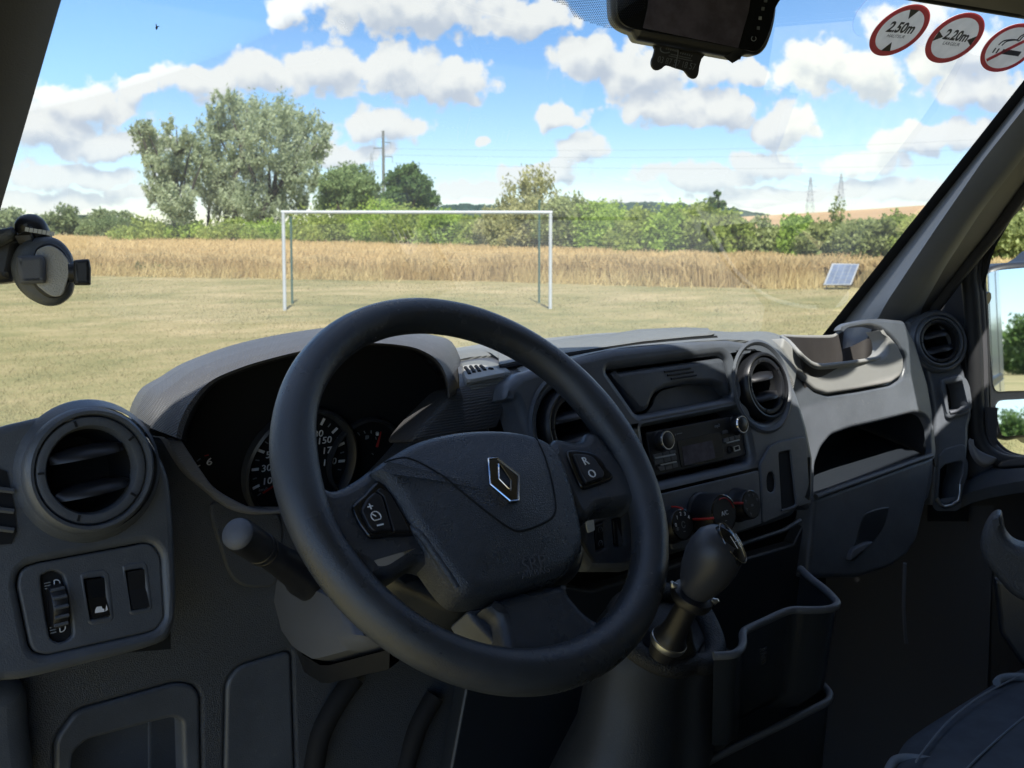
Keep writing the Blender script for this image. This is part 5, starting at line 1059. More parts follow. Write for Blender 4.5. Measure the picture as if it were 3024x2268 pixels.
for q in (rI((328, 490))[0], rI((362, 772))[0], rI((405, 615))[0]):
    c = on(q, PODP.off(-.0052)); k = len(q)
    if q[1] == rI((405, 615))[0][1]: boxes('headlamp_symbol', [(c + pu * s * .0016, pu * .0003, pv * .0022, PODP.n * .0003) for s in (-1, 1)] + [(c + pv * s * .0020, pu * .0016, pv * .0003, PODP.n * .0003) for s in (-1, 1)], M['white'], sp); continue
    tubes('headlamp_symbol', [[c + pu * .0034 + (pu * math.cos(t_) * 1.0 + pv * math.sin(t_)) * .0030 for t_ in np.linspace(-2.0, 2.0, 12)] + [c + pu * .0022 + pv * .0027, c + pu * .0022 - pv * .0027]], .0004, M['white'], sp, 5)
    boxes('headlamp_symbol', [(c - pu * .0028 + pv * (i - 1) * .0021, pu * .0022, pv * .0004, PODP.n * .0003) for i in range(3)], M['dim'], sp)
# ---------------------------------------------------------------- column cover, stalks, key tag
AXD = -WN                                            # along the column, away from the driver
P_UP = Vector((0, math.sin(WA), math.cos(WA)))
cc = thing('steering_column_cover', 'mid grey plastic cover around the steering column below the wheel', 'column cover', V(.55, .86, -.40))
def section(d, w, h, drop, rr=.02):
    c = CAM + WC + AXD * d - P_UP * drop; X = Vector((1, 0, 0)); pts = [(-w, h), (w, h), (w, -h), (-w, -h)]
    return [c + X * a + P_UP * b_ for a, b_ in rnd(pts, rr, 4)]
loft('cover_shell', [section(.055, .030, .030, 0, .02), section(.06, .060, .046, .005), section(.10, .074, .056, .012), section(.15, .078, .050, .008)], M['grey'], cc, closed=True)
lcap = [(926, 1944), (762, 1672), (775, 1710), (860, 1800)]
side = [atX(p, .468) for p in rI((1640, 440), (1660, 540), (1740, 720), (1870, 900), (2000, 968))] 
skirt_t = [atX(p, .468) for p in rI((1648, 400), (1750, 400), (1900, 470), (2080, 560), (2300, 760))]
sk_b = [atX(p, .468) for p in [rI((1650, 520))[0], rI((1740, 700))[0], rI((1870, 890))[0], rI((2000, 968))[0], rJ((480, 850))[0]]]
loft('cover_side', [[p + Vector((.06, 0, .02)) for p in skirt_t], skirt_t, [a.lerp(c, .5) + Vector((-.006, 0, 0)) for a, c in zip(skirt_t, sk_b)], sk_b, [p + Vector((.025, .005, -.012)) for p in sk_b], [p + Vector((.15, .01, -.02)) for p in sk_b]], M['grey'], cc, n=20)
under = [p + Vector((.01, .0, -.010)) for p in sk_b]
loft('cover_underside', [under, [p + Vector((.012, .02, -.028)) for p in under], [p + Vector((.05, .05, -.036)) for p in under], [p + Vector((.16, .06, -.03)) for p in under]], M['black'], cc, n=16)
# indicator stalk
a, c = atY((702, 1577), .79), atY((905, 1705), .865); ax = (a - c).normalized(); Ls = (a - c).length
st = thing('indicator_stalk', 'black light and indicator stalk with pale round end, left of the steering wheel', 'stalk', c)
lathe('stalk_arm', [(.0205, -.02), (.0200, .008), (.0165, .022), (.0135, Ls * .45), (.0130, Ls * .62), (.0142, Ls * .64), (.0142, Ls * .66), (.0128, Ls * .67)], c, ax, M['black'], st, 36)
lathe('light_switch_ring', [(.0128, Ls * .66), (.0146, Ls * .68), (.0146, Ls * .72), (.0138, Ls * .725), (.0142, Ls * .74), (.0146, Ls * .97), (.0138, Ls)], c, ax, M['black'], st, 40)
lathe('stalk_end', [(.0136, Ls * .99), (.0134, Ls * 1.01), (.0115, Ls * 1.03), (.006, Ls * 1.045), (0, Ls * 1.048)], c, ax, M['grey'], st, 40)
sy = atY(rI((1648, 155))[0], .795); tu = ax; tv = UPV
tubes('lamp_symbol', [[sy + (tu * math.cos(k) + tv * math.sin(k)) * .0019 for k in np.linspace(0, 6.28, 12)], [sy - tu * .006 + (tu * math.cos(k) + tv * math.sin(k)) * .0016 for k in np.linspace(-1.5, 1.5, 8)]], .0003, M['dim'], st, 4)
# cruise switches right of the column, and the tag of the ignition key
SW = tilt((.86, .84, -.36), 8)
s2 = thing('cruise_switch_panel', 'small switch panel with two rockers, seen through the right side of the steering wheel', 'switch panel', on(rG((700, 1600))[0], SW))
r1 = rnd(rG((566, 1442), (622, 1420), (636, 1590), (580, 1608)), 3); r2 = rnd(rG((686, 1405), (742, 1390), (756, 1562), (698, 1572)), 3)
plate('panel', rnd(rG((520, 1440), (560, 1400), (680, 1340), (770, 1316), (800, 1335), (830, 1500), (835, 1640), (800, 1690), (650, 1720), (560, 1700), (500, 1560)), 10), SW, M['facade'], s2, .03, .004, [r1, r2])
for k, rp in enumerate((r1, r2)):
    o = plate('rocker_switch', ins(rp, 1.2), SW.off(.001), M['black'], s2, .01, .002, label='black cruise rocker with dial symbols' if k == 0 else 'blank black rocker beside the cruise rocker')
    if k == 0:
        su, sv = basis(SW.n)
        for q in rG((604, 1470), (606, 1558)):
            c = on(q, SW.off(.002)); tubes('dial_symbol', [[c + (su * math.cos(t_) + sv * math.sin(t_)) * .0034 for t_ in np.linspace(-.9, 4.0, 14)], [c, c + (su + sv) * .0026]], .0004, M['dim'], o, 4)
    else:
        c = on(rG((705, 1420))[0], SW.off(.0015)); su, sv = basis(SW.n); poly('rocker_facet', c, su, sv, [(.001, .001), (.004, -.010), (.010, -.026), (.001, -.030)], 0, M['plastic'], o)
tg = rnd([(1731, 1531), (1747, 1524), (1754, 1537), (1757, 1566), (1738, 1574), (1733, 1556)], 3)
TGP = tilt((.72, .775, -.31), 10, 10); o = plate('key_tag', tg, TGP, M['ivory'], None, .0015, .0004); put_props(o, 'small pale key tag peeking out right of the airbag cover', 'key tag')
# ---------------------------------------------------------------- steering wheel
sw = thing('steering_wheel', 'black three spoke steering wheel in front of the driver', 'steering wheel', CAM + WC)
N = 160; rr = .0172; RC = .1748; pts = []; rad = []
WU, WV = Vector((1, 0, 0)), P_UP
VV, FF = [], []; SG = 20
for i in range(N):
    a = 2 * math.pi * i / N; d = WU * math.cos(a) + WV * math.sin(a)
    bump_ = sum(math.exp(-((math.degrees(a) - c + 180) % 360 - 180) ** 2 / (2 * w * w)) * h for c, w, h in ((168, 12, .0035), (12, 12, .0035), (200, 9, .001), (270, 26, .0015)))
    for k in range(SG):
        b_ = 2 * math.pi * k / SG; x = math.cos(b_); y = math.sin(b_)
        rin = rr + (bump_ if x < 0 else bump_ * .2)
        VV.append(CAM + WC + d * (RC + x * rin) + WN * (y * rr * (1.08 if y > 0 else .95)))
for i in range(N):
    for k in range(SG):
        j = (i + 1) % N; FF.append((i * SG + k, i * SG + (k + 1) % SG, j * SG + (k + 1) % SG, j * SG + k))
link('rim', meshof('rim', VV, FF), M['rim'], sw)
hub = smo(rE((905, 1168), (1000, 1085), (1200, 973), (1400, 921), (1600, 900), (1800, 906), (1960, 940), (2075, 1000), (2150, 1100), (2210, 1255)) + rG((500, 1380), (520, 1520), (505, 1600)) + rJ((1700, 385), (1500, 455), (1300, 512), (1120, 542), (1000, 505), (850, 315), (740, 140)) + rE((1150, 1500), (1060, 1345), (985, 1245)), 4)
HP = WPL.off(.016)
hubo = plate('airbag_cover', hub, HP, M['hub'], sw, .035, .014, dome=.010, seg=6)
from mathutils.bvhtree import BVHTree
_bv = BVHTree.FromPolygons([v.co.copy() for v in hubo.data.vertices], [tuple(q.vertices) for q in hubo.data.polygons])
def hub_h(p):                                        # height of the domed cover above its plane, for trims lying on it
    hit = _bv.ray_cast(p + WN * .08, -WN)[0]; return (hit - p).dot(WN) if hit is not None else -.010
seam = smo(rE((905, 1170), (960, 1125), (1080, 1105), (1160, 1130), (1260, 1205), (1400, 1325), (1600, 1498), (1740, 1590), (1835, 1612), (1985, 1556), (2062, 1480), (2052, 1320), (2000, 1110), (1958, 960), (1952, 945)), 4, False)
sm3 = [on(p, HP) for p in seam]; sm3 = [p + WN * (hub_h(p) - .0006) for p in sm3]
tube('cover_seam', sm3[5:], .0013, M['matt'], sw, 6)
ridge_ = smo(rE((990, 1245), (1062, 1345), (1160, 1510)) + rJ((770, 150), (870, 300), (1000, 480)), 4, False)
rg3 = [on(p, HP) for p in ridge_]; tube('cover_ridge', [p + WN * (hub_h(p) - .0022) for p in rg3], .0034, M['hub'], sw, 10)
# emblem
def hubpl(pts, h):                                  # the plane lying on the cover under three points
    P3 = [on(p, HP) for p in pts]; P3 = [p + WN * hub_h(p) for p in P3]; n = (P3[1] - P3[0]).cross(P3[2] - P3[0]).normalized(); n = n if n.dot(WN) > 0 else -n
    return PLN(sum(P3, Vector()) / 3 - CAM, n).off(h)
dia_o = rE((1640, 1116), (1700, 1112), (1842, 1222), (1838, 1388), (1788, 1394), (1655, 1282)); dia_i = rE((1708, 1150), (1722, 1156), (1786, 1252), (1786, 1316), (1772, 1308), (1712, 1246))
EP = hubpl((dia_o[0], dia_o[2], dia_o[4]), .0)
plate('emblem_recess', [tuple(p) for p in ins(rnd(dia_o, 3), -3.5)], EP.off(.0006), M['black'], sw, .003, .0006)
em = plate('emblem', rnd(dia_o, 1.5), EP.off(.0034), M['bronze'], sw, .004, .0012, [rnd(dia_i, 1.0)])
plate('emblem_core', rnd(dia_i, 1.0), EP.off(.0012), M['gloss'], em, .001, 0)
dd = EP.off(.0036)
for path, r in ((dia_o, .0007), (dia_i, .0006)):
    tube('emblem_edge', [on(p, dd) for p in rnd(path, 1.5, 3)], r, M['chrome'], em, 6, closed=True)
# horn symbols and airbag lettering (raised, same plastic)
hu, hv = basis(HP.n)
for q, fl in ((rE((1080, 1245))[0], 1), (rE((2095, 1060))[0], .5)):
    c = on(q, HP); c = c + WN * (hub_h(c) + .0003); s = .0032 * fl
    tubes('horn_symbol', [[c + hu * s * a + hv * s * b_ for a, b_ in ((-2.2, -1.6), (-1.6, .4), (-.4, .8), (2.6, 2.2))], [c + hu * s * a + hv * s * b_ for a, b_ in ((-1.0, -1.2), (.6, -1.4), (2.0, -.2), (2.5, 1.2))]], .00045, M['plastic'], sw, 5)
q = (1464, 358); tp = hubpl(rJ((1404, 370), (1524, 342), (1464, 318)), .0003)
e_ = (on(rJ((1524, 342))[0], tp) - on(rJ((1404, 374))[0], tp)).normalized()
for s, q, sz in (('SRP', (1464, 356), .0150), ('AIRBAG', (1474, 412), .0080)):
    text('lettering', s, on(rJ(q)[0], tp), e_, tp.n.cross(e_), sz, M['grey'], sw, thick=.0003, sx=1.1, bold=-.008)
# spokes
SP = WPL.off(.004)
lsp = smo([(905, 1380), (944, 1394), (960, 1428), (985, 1440), (1020, 1430), (1065, 1404), (1115, 1376), (1200, 1400), (1290, 1640)] + rJ((735, 325), (640, 385), (560, 432), (480, 440), (420, 425), (395, 380), (330, 345)) + [(1000, 1640), (940, 1560), (905, 1480)], 4)
plate('spoke', lsp, SP, M['rim'], sw, .026, .009, seg=5, label='left spoke with the cruise control buttons')
rsp = smo(rG((300, 893), (440, 884), (500, 868), (530, 820), (600, 840), (700, 960), (790, 1080), (880, 1240), (850, 1300), (800, 1292), (770, 1300), (700, 1310), (600, 1330), (520, 1400), (420, 1300)), 4)
plate('spoke', rsp, SP, M['rim'], sw, .026, .009, seg=5, label='right spoke with the R and O buttons')
bsp = smo(rJ((1180, 600), (1640, 470), (1700, 545), (1780, 640), (1870, 705), (1960, 722), (2040, 720), (1960, 860), (1700, 960), (1420, 970), (1310, 925), (1250, 700)), 4)
plate('spoke', bsp, SP.off(-.004), M['rim'], sw, .03, .009, seg=5, label='lower spoke')
plate('spoke_shell', smo(rJ((1040, 668), (1130, 640), (1260, 600), (1300, 900), (1310, 945), (1275, 930), (1180, 830)), 4), SP.off(-.022), M['plastic'], sw, .03, .004)
plate('back_shell', smo(rJ((560, 440), (740, 330), (800, 200), (1300, 300), (1750, 200), (1800, 330), (1680, 470), (1300, 620), (1080, 662), (960, 645), (780, 560)), 4), WPL.off(-.026), M['bin'], sw, .05, .012)
b1 = smo(rE((758, 1440), (768, 1400), (830, 1345), (880, 1290), (930, 1255), (1010, 1330), (1100, 1480), (1170, 1600), (1000, 1618), (880, 1628), (830, 1580), (790, 1520)), 4)
plate('button_frame', b1, SP.off(.0032), M['gloss'], sw, .006, .003)
o = plate('cruise_button', rnd(rE((812, 1448), (850, 1375), (900, 1330), (950, 1355), (1018, 1585), (900, 1590), (866, 1560)), 8), SP.off(.0062), M['black'], sw, .004, .0018)
plate('cruise_button', rnd(rE((912, 1322), (938, 1300), (1000, 1340), (1080, 1480), (1135, 1590), (1024, 1586), (960, 1360)), 6), SP.off(.0055), M['black'], sw, .004, .0015)
e_ = (on(rE((950, 1540))[0], SP) - on(rE((915, 1548))[0], SP)).normalized(); e2_ = SP.n.cross(e_); pS = SP.off(.0066)
text('lettering', '+', on(rE((872, 1432))[0], pS), e_, e2_, .010, M['white'], o); boxes('lettering', [(on(rE((936, 1548))[0], pS), e_ * .0030, e2_ * .0006, SP.n * .0002)], M['white'], o)
c = on(rE((908, 1492))[0], pS); tubes('dial_symbol', [[c + (e_ * math.cos(t_) + e2_ * math.sin(t_)) * .0042 for t_ in np.linspace(-.8, 4.0, 16)] + [c + (e_ * .0029 - e2_ * .003)], [c, c + (-e_ + e2_) * .0026]], .00045, M['white'], o, 4)
b2 = smo(rG((400, 1000), (395, 945), (470, 942), (560, 962), (610, 1000), (650, 1060), (690, 1110), (680, 1140), (600, 1170), (500, 1196), (450, 1130)), 4)
plate('button_frame', b2, SP.off(.0032), M['gloss'], sw, .006, .003)
o = plate('limiter_button', rnd(rG((430, 968), (520, 975), (565, 995), (635, 1095), (628, 1128), (520, 1165), (480, 1100)), 8), SP.off(.0062), M['black'], sw, .004, .0018)
for s, q in (('R', (507, 1022)), ('O', (551, 1105))): text('lettering', s, on(rG(q)[0], pS), e_, e2_, .0115, M['white'], o)
# ---------------------------------------------------------------- car radio
rp_ = FAC.off(-.006)
ra = thing('car_radio', 'black car radio with small dark display and two chrome ringed knobs', 'car radio', on(rRa((900, 1600))[0], rp_))
face = rnd(rG((904, 834), (1508, 716), (1556, 986), (952, 1124)), 3)
disp = rnd(rRa((415, 850), (440, 835), (1240, 660), (1290, 680), (1375, 1120), (1345, 1180), (545, 1390), (500, 1370)), 3)
plate('radio_face', face, rp_, M['black'], ra, .03, .002)
plate('display', disp, rp_.off(.0009), M['gloss'], ra, .001, .0003)
plate('display_screen', rRa((510, 960), (1130, 830), (1195, 1190), (570, 1345)), rp_.off(.0013), M['screen'], ra, .0006, 0)
ru, rv = basis(rp_.n)
for q, lab in ((rG((1022, 885))[0], None), (rG((1508, 782))[0], None)):
    c = on(q, rp_) ; c = c - Vector((.009, 0, 0)) * 0; base_ = c - rp_.n * .004 - ru * .006
    o = lathe('volume_knob', [(.0128, .0), (.0132, .004), (.0118, .005), (.0112, .0135), (.0104, .0145)], base_, rp_.n, M['black'], ra, 40)
    lathe('knob_ring', [(.0112, .0130), (.0118, .0142), (.0112, .0158), (.0100, .0158)], base_, rp_.n, M['chrome'], o, 40)
    lathe('knob_cap', [(.0100, .0152), (.0080, .0162), (0, .0164)], base_, rp_.n, M['black'], o, 40)
def keyblock(px, nm='button'): plate(nm, rnd(px, 1.6, 3), rp_.off(.0016), M['plastic'], ra, .0016, .0006)
for quad in (((-70, 1125), (105, 1085), (118, 1165), (-52, 1205)), ((120, 1080), (250, 1050), (262, 1128), (133, 1160)), ((265, 1045), (385, 1030), (400, 1090), (277, 1122)), ((-48, 1230), (125, 1190), (142, 1290), (-28, 1330)), ((142, 1186), (275, 1155), (292, 1255), (158, 1287)), ((290, 1150), (400, 1125), (418, 1225), (308, 1250)), ((20, 1372), (150, 1340), (168, 1440), (60, 1460)), ((168, 1338), (305, 1305), (322, 1405), (186, 1435)), ((322, 1300), (425, 1278), (438, 1370), (338, 1400)),
             ((225, 880), (330, 855), (352, 910), (335, 930), (235, 952)), ((1345, 640), (1440, 615), (1458, 670), (1440, 690), (1352, 708)), ((1375, 800), (1465, 770), (1480, 855), (1378, 880)), ((1480, 768), (1580, 745), (1592, 820), (1492, 848)), ((1595, 740), (1690, 718), (1698, 790), (1605, 815))):
    keyblock(rRa(*quad))
for a_, c_ in (((-40, 1198), (370, 1118)), ((70, 1338), (395, 1268)), ((1418, 888), (1678, 824))):
    tube('button_trim', [on(p, rp_.off(.0022)) for p in rRa(a_, c_)], .0011, M['satin'], ra, 6)
o = plate('usb_port', rnd(rRa((1560, 965), (1680, 925), (1710, 1030), (1590, 1065)), 1), rp_.off(.001), M['satin'], ra, .002, .0005, [rRa((1585, 975), (1670, 945), (1688, 1010), (1605, 1035))])
plate('port_hole', rRa((1580, 965), (1680, 935), (1695, 1020), (1600, 1045)), rp_.off(.0006), M['matt'], ra, .0004, 0)
lathe('aux_socket', [(.0052, 0), (.0052, .001), (.0036, .001), (.0034, -.001), (0, -.001)], on(rRa((1488, 1020))[0], rp_.off(.0005)), rp_.n, M['matt'], ra, 24)
tubes('brand_print', [[on(p, rp_.off(.0006)) for p in rRa((372, 695), (378, 735))], [on(p, rp_.off(.0006)) for p in rRa((405, 705), (512, 682))]], .0006, M['dim'], ra, 4)
text('lettering', 'mp3', on(rRa((1230, 535))[0], rp_.off(.0006)), ru, rv, .006, M['dim'], ra)
# ---------------------------------------------------------------- heater controls
hc = thing('heater_panel', 'heater control panel with three black knobs marked in red below the radio', 'heater panel', on(rG((1350, 1500))[0], FAC))
plate('panel', rnd(rG((985, 1240), (1638, 1082), (1660, 1432), (1480, 1492), (1150, 1590), (1080, 1600)), 5), FAC.off(.0032), M['facade'], hc, .004, .0015)
fu, fv = basis(FAC.n)
for i, (fq, rk_, hh, big, pa, lab) in enumerate(((rG((1142, 1436))[0], .0185, .020, False, 80, 'fan speed knob numbered 0 to 4'), (rG((1412, 1362))[0], .0225, .036, True, 185, 'large temperature knob marked A/C'), (rG((1590, 1304))[0], .0180, .022, False, 165, 'air direction knob with small symbols'))):
    cf = on(fq, FAC.off(.003 + hh)); b_ = cf - FAC.n * hh
    o = lathe('control_knob', [(rk_ * 1.22, -.001), (rk_ * 1.20, .003), (rk_ * 1.1, .005), (rk_ * 1.08, hh * .55), (rk_ * 1.02, hh * .9), (rk_ * .97, hh), (rk_ * .93, hh + .0004)], b_, FAC.n, M['black'], hc, 56, label=lab)
    lathe('knob_face', [(rk_ * .94, hh - .0005), (rk_ * .90, hh + .0008), (0, hh + .0008)], b_, FAC.n, M['gloss'] if False else M['black'], o, 48)
    lathe('knob_rim', [(rk_ * .99, hh - .0012), (rk_ * .985, hh + .0004), (rk_ * .95, hh + .0008)], b_, FAC.n, M['bronze'], o, 56)
    d = fu * math.cos(R_(pa)) + fv * math.sin(R_(pa)); e_ = FAC.n.cross(d)
    tube('pointer', [b_ + d * rk_ * 1.13 + FAC.n * .004, b_ + d * rk_ * 1.10 + FAC.n * hh * .55, b_ + d * rk_ * 1.02 + FAC.n * hh * .95, b_ + d * rk_ * .93 + FAC.n * (hh + .001)], .0016, M['red'], o, 6)
    top_ = cf + FAC.n * .0011
    if i == 0:
        for s, a in (('0', 172), ('1', 132), ('2', 98), ('3', 64), ('4', 30)): text('lettering', s, top_ + (fu * math.cos(R_(a)) + fv * math.sin(R_(a))) * rk_ * .70, fu, fv, .0062, M['white'], o)
        text('lettering', '*', top_ + (fu * math.cos(R_(205)) + fv * math.sin(R_(205))) * rk_ * .66, fu, fv, .011, M['dim'], o); tubes('loop_symbol', [[top_ + fu * .0028 * math.cos(t_) + fv * .0038 * math.sin(t_) for t_ in np.linspace(.4, 5.9, 14)]], .0004, M['dim'], o, 4)
        boxes('lamp_mark', [(top_ - fv * .008, fu * .0016, fv * .0004, FAC.n * .0002)], M['dim'], o)
    elif i == 1:
        text('lettering', 'A/C', top_, fu, fv, .0078, M['white'], o); boxes('lamp_mark', [(top_ - fv * .009, fu * .0016, fv * .0004, FAC.n * .0002)], M['dim'], o)
        tubes('heat_arc', [[top_ + (fu * math.cos(t_) + fv * math.sin(t_)) * rk_ * .80 for t_ in np.linspace(.2, 1.9, 14)]], .0007, M['redneedle'], o, 4)
    else:
        for a in (150, 105, 62, 20, 200, 245):
            q = top_ + (fu * math.cos(R_(a)) + fv * math.sin(R_(a))) * rk_ * .68; tubes('air_symbol', [[q - fu * .0016 + fv * .002, q, q + fu * .0018 + fv * .0008], [q, q - fv * .002]], .00035, M['dim'], o, 4)
        boxes('lamp_mark', [(top_ - fv * .001, fu * .0022, fv * .0014, FAC.n * .0002)], M['dim'], o)
# ---------------------------------------------------------------- gear console, lever, bins, seat
con = thing('gear_console', 'dark rounded gear lever console between the seats', 'console', V(.72, .55, -1.1))
TOPP = PLN((.8, .62, -.43), (0.05, -.42, .9))
ring = smo(rK((260, 1400), (420, 1520), (620, 1600), (760, 1612), (890, 1575), (1010, 1580), (1100, 1530), (1130, 1420), (1110, 1300), (1050, 1160), (985, 1050), (900, 960), (700, 880), (420, 880), (180, 1000), (140, 1200)), 4)
rg = [on(p, TOPP) for p in ring]; cg = sum(rg, Vector()) / len(rg)
prof_ = [(.86, -.012), (.92, .002), (.97, .005), (1.02, .002), (1.10, -.02)]
rows_ = [[cg + (p - cg) * s + TOPP.n * h for p in rg] for s, h in prof_]
for s, z, dx, dy in ((1.22, -.09, -.02, .0), (1.42, -.20, -.06, .02), (1.65, -.34, -.12, .04), (1.8, -.62, -.16, .06)):
    rows_.append([cg + Vector(((p.x - cg.x) * s, (p.y - cg.y) * s * 1.05, (p.z - cg.z) * .5)) + Vector((dx, dy, z)) for p in rg])
loft('console_body', rows_, mat('console_plastic', (.015, .018, .022), .46, .45, bump=.25, scale=800, wear=.08, dust=.08), con, closed=True)
tube('boot_collar', [cg + (p - cg) * .90 + TOPP.n * .001 for p in rg], .0105, M['boot'], con, 12, closed=True)
gl = thing('gear_lever', 'gear lever with smooth dark knob, glossy cap and leather boot', 'gear lever', cg)
kb = atY(rK((815, 1075))[0], .60); kn = atY(rK((905, 905))[0], .585); kt = atY(rK((1185, 375))[0], .555); ax = (kt - kn).normalized(); Lk = (kt - kn).length
bt = [[cg + (p - cg) * .87 for p in rg]]
for s, t_ in ((.80, -.10), (.66, -.14), (.52, .06), (.40, .34), (.27, .68), (.17, .90), (.12, 1.0)):
    row = []
    for i, p in enumerate(rg):
        w = 1 + .13 * math.sin(i * 2 * math.pi / len(rg) * 5 + 3 * t_) * (1 - abs(t_)) * (s < .7); q = cg.lerp(kb, t_) + (p - cg) * s * w + Vector((0, 0, -.02 * math.sin(t_ * 3.14))); row.append(q)
    bt.append(row)
loft('gear_boot', bt, M['boot'], gl, closed=True)
tube('boot_stitching', [bt[1][i].lerp(bt[2][i], .3) + TOPP.n * .002 for i in range(34, 60)], .0008, M['grey'], gl, 5)
lathe('lever_rod', [(.0125, -.075), (.0135, -.07), (.0160, -.062), (.0165, -.055), (.0135, -.050), (.0115, -.04), (.0108, -.012), (.0125, -.006), (.0125, .0)], kn, ax, M['black'], gl, 36)
lathe('collar', [(.0150, -.064), (.0172, -.060), (.0172, -.056), (.0150, -.054)], kn, ax, M['satin'], gl, 36)
side_ = ax.cross(FWD).normalized()
lathe('lift_ring', [(.0125, -.012), (.0185, -.010), (.0200, -.006), (.0190, -.001), (.0130, .001)], kn, ax, M['black'], gl, 40)
for s in (-1, 1):
    c = kn + side_ * s * .0205 - ax * .004; tubes('ring_tab', [([c - side_ * s * .004 + ax * .0035, c + ax * .003, c + side_ * s * .002 + ax * .006], [.0026, .0034, .0015])], .003, M['satin'], gl, 8)
lathe('gear_knob', [(.0105, -.004), (.0140, .002), (.0185, Lk * .16), (.0225, Lk * .34), (.0248, Lk * .54), (.0246, Lk * .70), (.0220, Lk * .85), (.0165, Lk * .95), (.009, Lk * 1.0), (0, Lk * 1.012)], kn, ax, mat('satin_knob', (.035, .038, .046), .42, .5), gl, 56, ang=80)
capc = atY(rK((1240, 535))[0], .55); cu_ = (atY(rK((1195, 395))[0], .55) - capc); cn = (CAM - capc).normalized() * .55 + RGT * .75 + Vector((0, 0, .45)); cn.normalize()
capc = kn + ax * Lk * .66 + cn * .0215
vv_ = ax - cn * ax.dot(cn); vv_.normalize(); uu_ = vv_.cross(cn)
el_ = [(uu_ * math.cos(t_) * .0115 + vv_ * math.sin(t_) * .0190) for t_ in np.linspace(0, 2 * math.pi, 48, endpoint=False)]
rowsk = [[capc + e - cn * .010 for e in el_], [capc + e for e in el_]] + [[capc + e * s + cn * .0045 * (1 - s * s) for e in el_] for s in (.9, .7, .45, .2, .02)]
o = loft('knob_cap', rowsk, M['gloss'], gl, closed=True); tube('cap_ring', [capc + e * 1.01 + cn * .0002 for e in el_], .0005, M['bronze'], o, 6, closed=True)
tubes('shift_pattern', [[capc + cn * .0046 + uu_ * a + vv_ * b_, capc + cn * .0046 + uu_ * a2 + vv_ * b2] for a, b_, a2, b2 in ((-.005, -.006, -.005, .006), (0, -.006, 0, .006), (.005, -.006, .005, .006), (-.005, 0, .005, 0))], .0003, M['white'], o, 4)
def bin_(lab, path, z, drop, back, taper=.10):
    P = smo(path, 5, False); lip = [atZ(p, z) for p in P]; t = thing('storage_bin', lab, 'storage bin', lip[len(lip) // 2] + Vector((0, 0, -drop)), 'open storage bins of the lower console')
    cen_ = sum(lip, Vector()) / len(lip); dn = [Vector((p.x + (cen_.x - p.x) * taper, p.y + (cen_.y + .1 - p.y) * taper, p.z - drop)) for p in lip]
    mid_ = [a * .15 + c * .85 for a, c in zip(lip, dn)]
    loft('bin_wall', [lip, mid_, [Vector((p.x + (cen_.x - p.x) * .1, p.y + .02, p.z - .006)) for p in dn], [Vector((p.x + (cen_.x - p.x) * .2, .84, p.z - .004)) for p in dn]], M['bin'], t)
    tube('bin_lip', lip, .0042, M['bin'] if False else M['plastic'], t, 8); return lip
bin_('upper storage bin with wavy lip right of the gear lever', rL((735, 388), (800, 450), (890, 520), (950, 580), (968, 612), (940, 638), (870, 650), (770, 652), (680, 652), (600, 678), (500, 725), (400, 772), (368, 800), (368, 860), (350, 905), (300, 935), (180, 945)), -.405, .11, .84)
bin_('lower storage bin with straight lip under the upper bin', rL((690, 955), (760, 1025), (850, 1105), (905, 1160), (922, 1195), (900, 1238), (800, 1290), (650, 1365), (300, 1535), (60, 1660), (-160, 1760)), -.53, .16, .84)
bl2 = rL((475, 905), (515, 885)); 
for k in range(6): tubes('drain_rib', [[atY(p, .60) for p in rL((478 + k * 2, 905 + k * 18), (518 - k * 2, 890 + k * 18))]], .0011, M['bin'], bpy.data.objects['storage_bin'], 5)
tube('floor_strip', [atY(p, .78) for p in rL((1400, 352), (1396, 500), (1392, 640), (1400, 780), (1408, 860))], .003, M['grey'], dash, 6)
# passenger seat cushion
se = thing('passenger_seat', 'blue grey fabric passenger seat cushion with pale piping in the lower right corner', 'seat', V(1.35, .1, -1.1))
edge_ = smo(rL((1200, 1800), (1305, 1665), (1340, 1600), (1400, 1500), (1500, 1420), (1700, 1292), (1880, 1180), (2000, 1105), (2080, 1062), (2200, 1010), (2400, 960)), 4, False)
ez = -.60; E3 = [atZ(p, ez) for p in edge_]; inn = [Vector((2.2 - 0 * p.x, p.y - .25, CZ + ez - .02)) for p in E3]
E3 = resamp(E3, 40); d_in = [Vector((.42, -.40, 0)).normalized()] * 40
rows_ = [[p + Vector((-.005, .005, -.22)) for p in E3], [p + Vector((-.012, .012, -.06)) for p in E3], [p + Vector((-.004, .004, -.012)) for p in E3], E3] + [[p + d * s + Vector((0, 0, h)) for p, d in zip(E3, d_in)] for s, h in ((.02, .006), (.06, .012), (.12, .016), (.25, .018), (.6, .01), (.9, -.02))]
loft('seat_cushion', rows_, M['seat'], se)
SEP = PLN((0, 0, ez + .016), (0, 0, 1))
for a_ in (rL((1470, 1620), (1500, 1575), (1640, 1400), (1760, 1290), (1900, 1190), (2100, 1088), (2200, 1050)), rL((1780, 1690), (1800, 1659), (1900, 1560), (2050, 1425), (2160, 1335), (2260, 1260))):
    tube('seam', [atZ(p, ez + .0165) for p in smo(a_, 4, False)], .0012, M['piping'], se, 5)
tube('piping', [atZ(p, ez + .004) for p in smo(rL((1290, 1690), (1310, 1645), (1345, 1608), (1420, 1596), (1550, 1612), (1700, 1662), (1850, 1730)), 4, False)], .0052, M['piping'], se, 8)
tube('piping', [atZ(p, ez + .014) for p in smo(rL((1985, 1115), (2005, 1095), (2040, 1082), (2100, 1076), (2250, 1080)), 4, False)], .0052, M['piping'], se, 8)
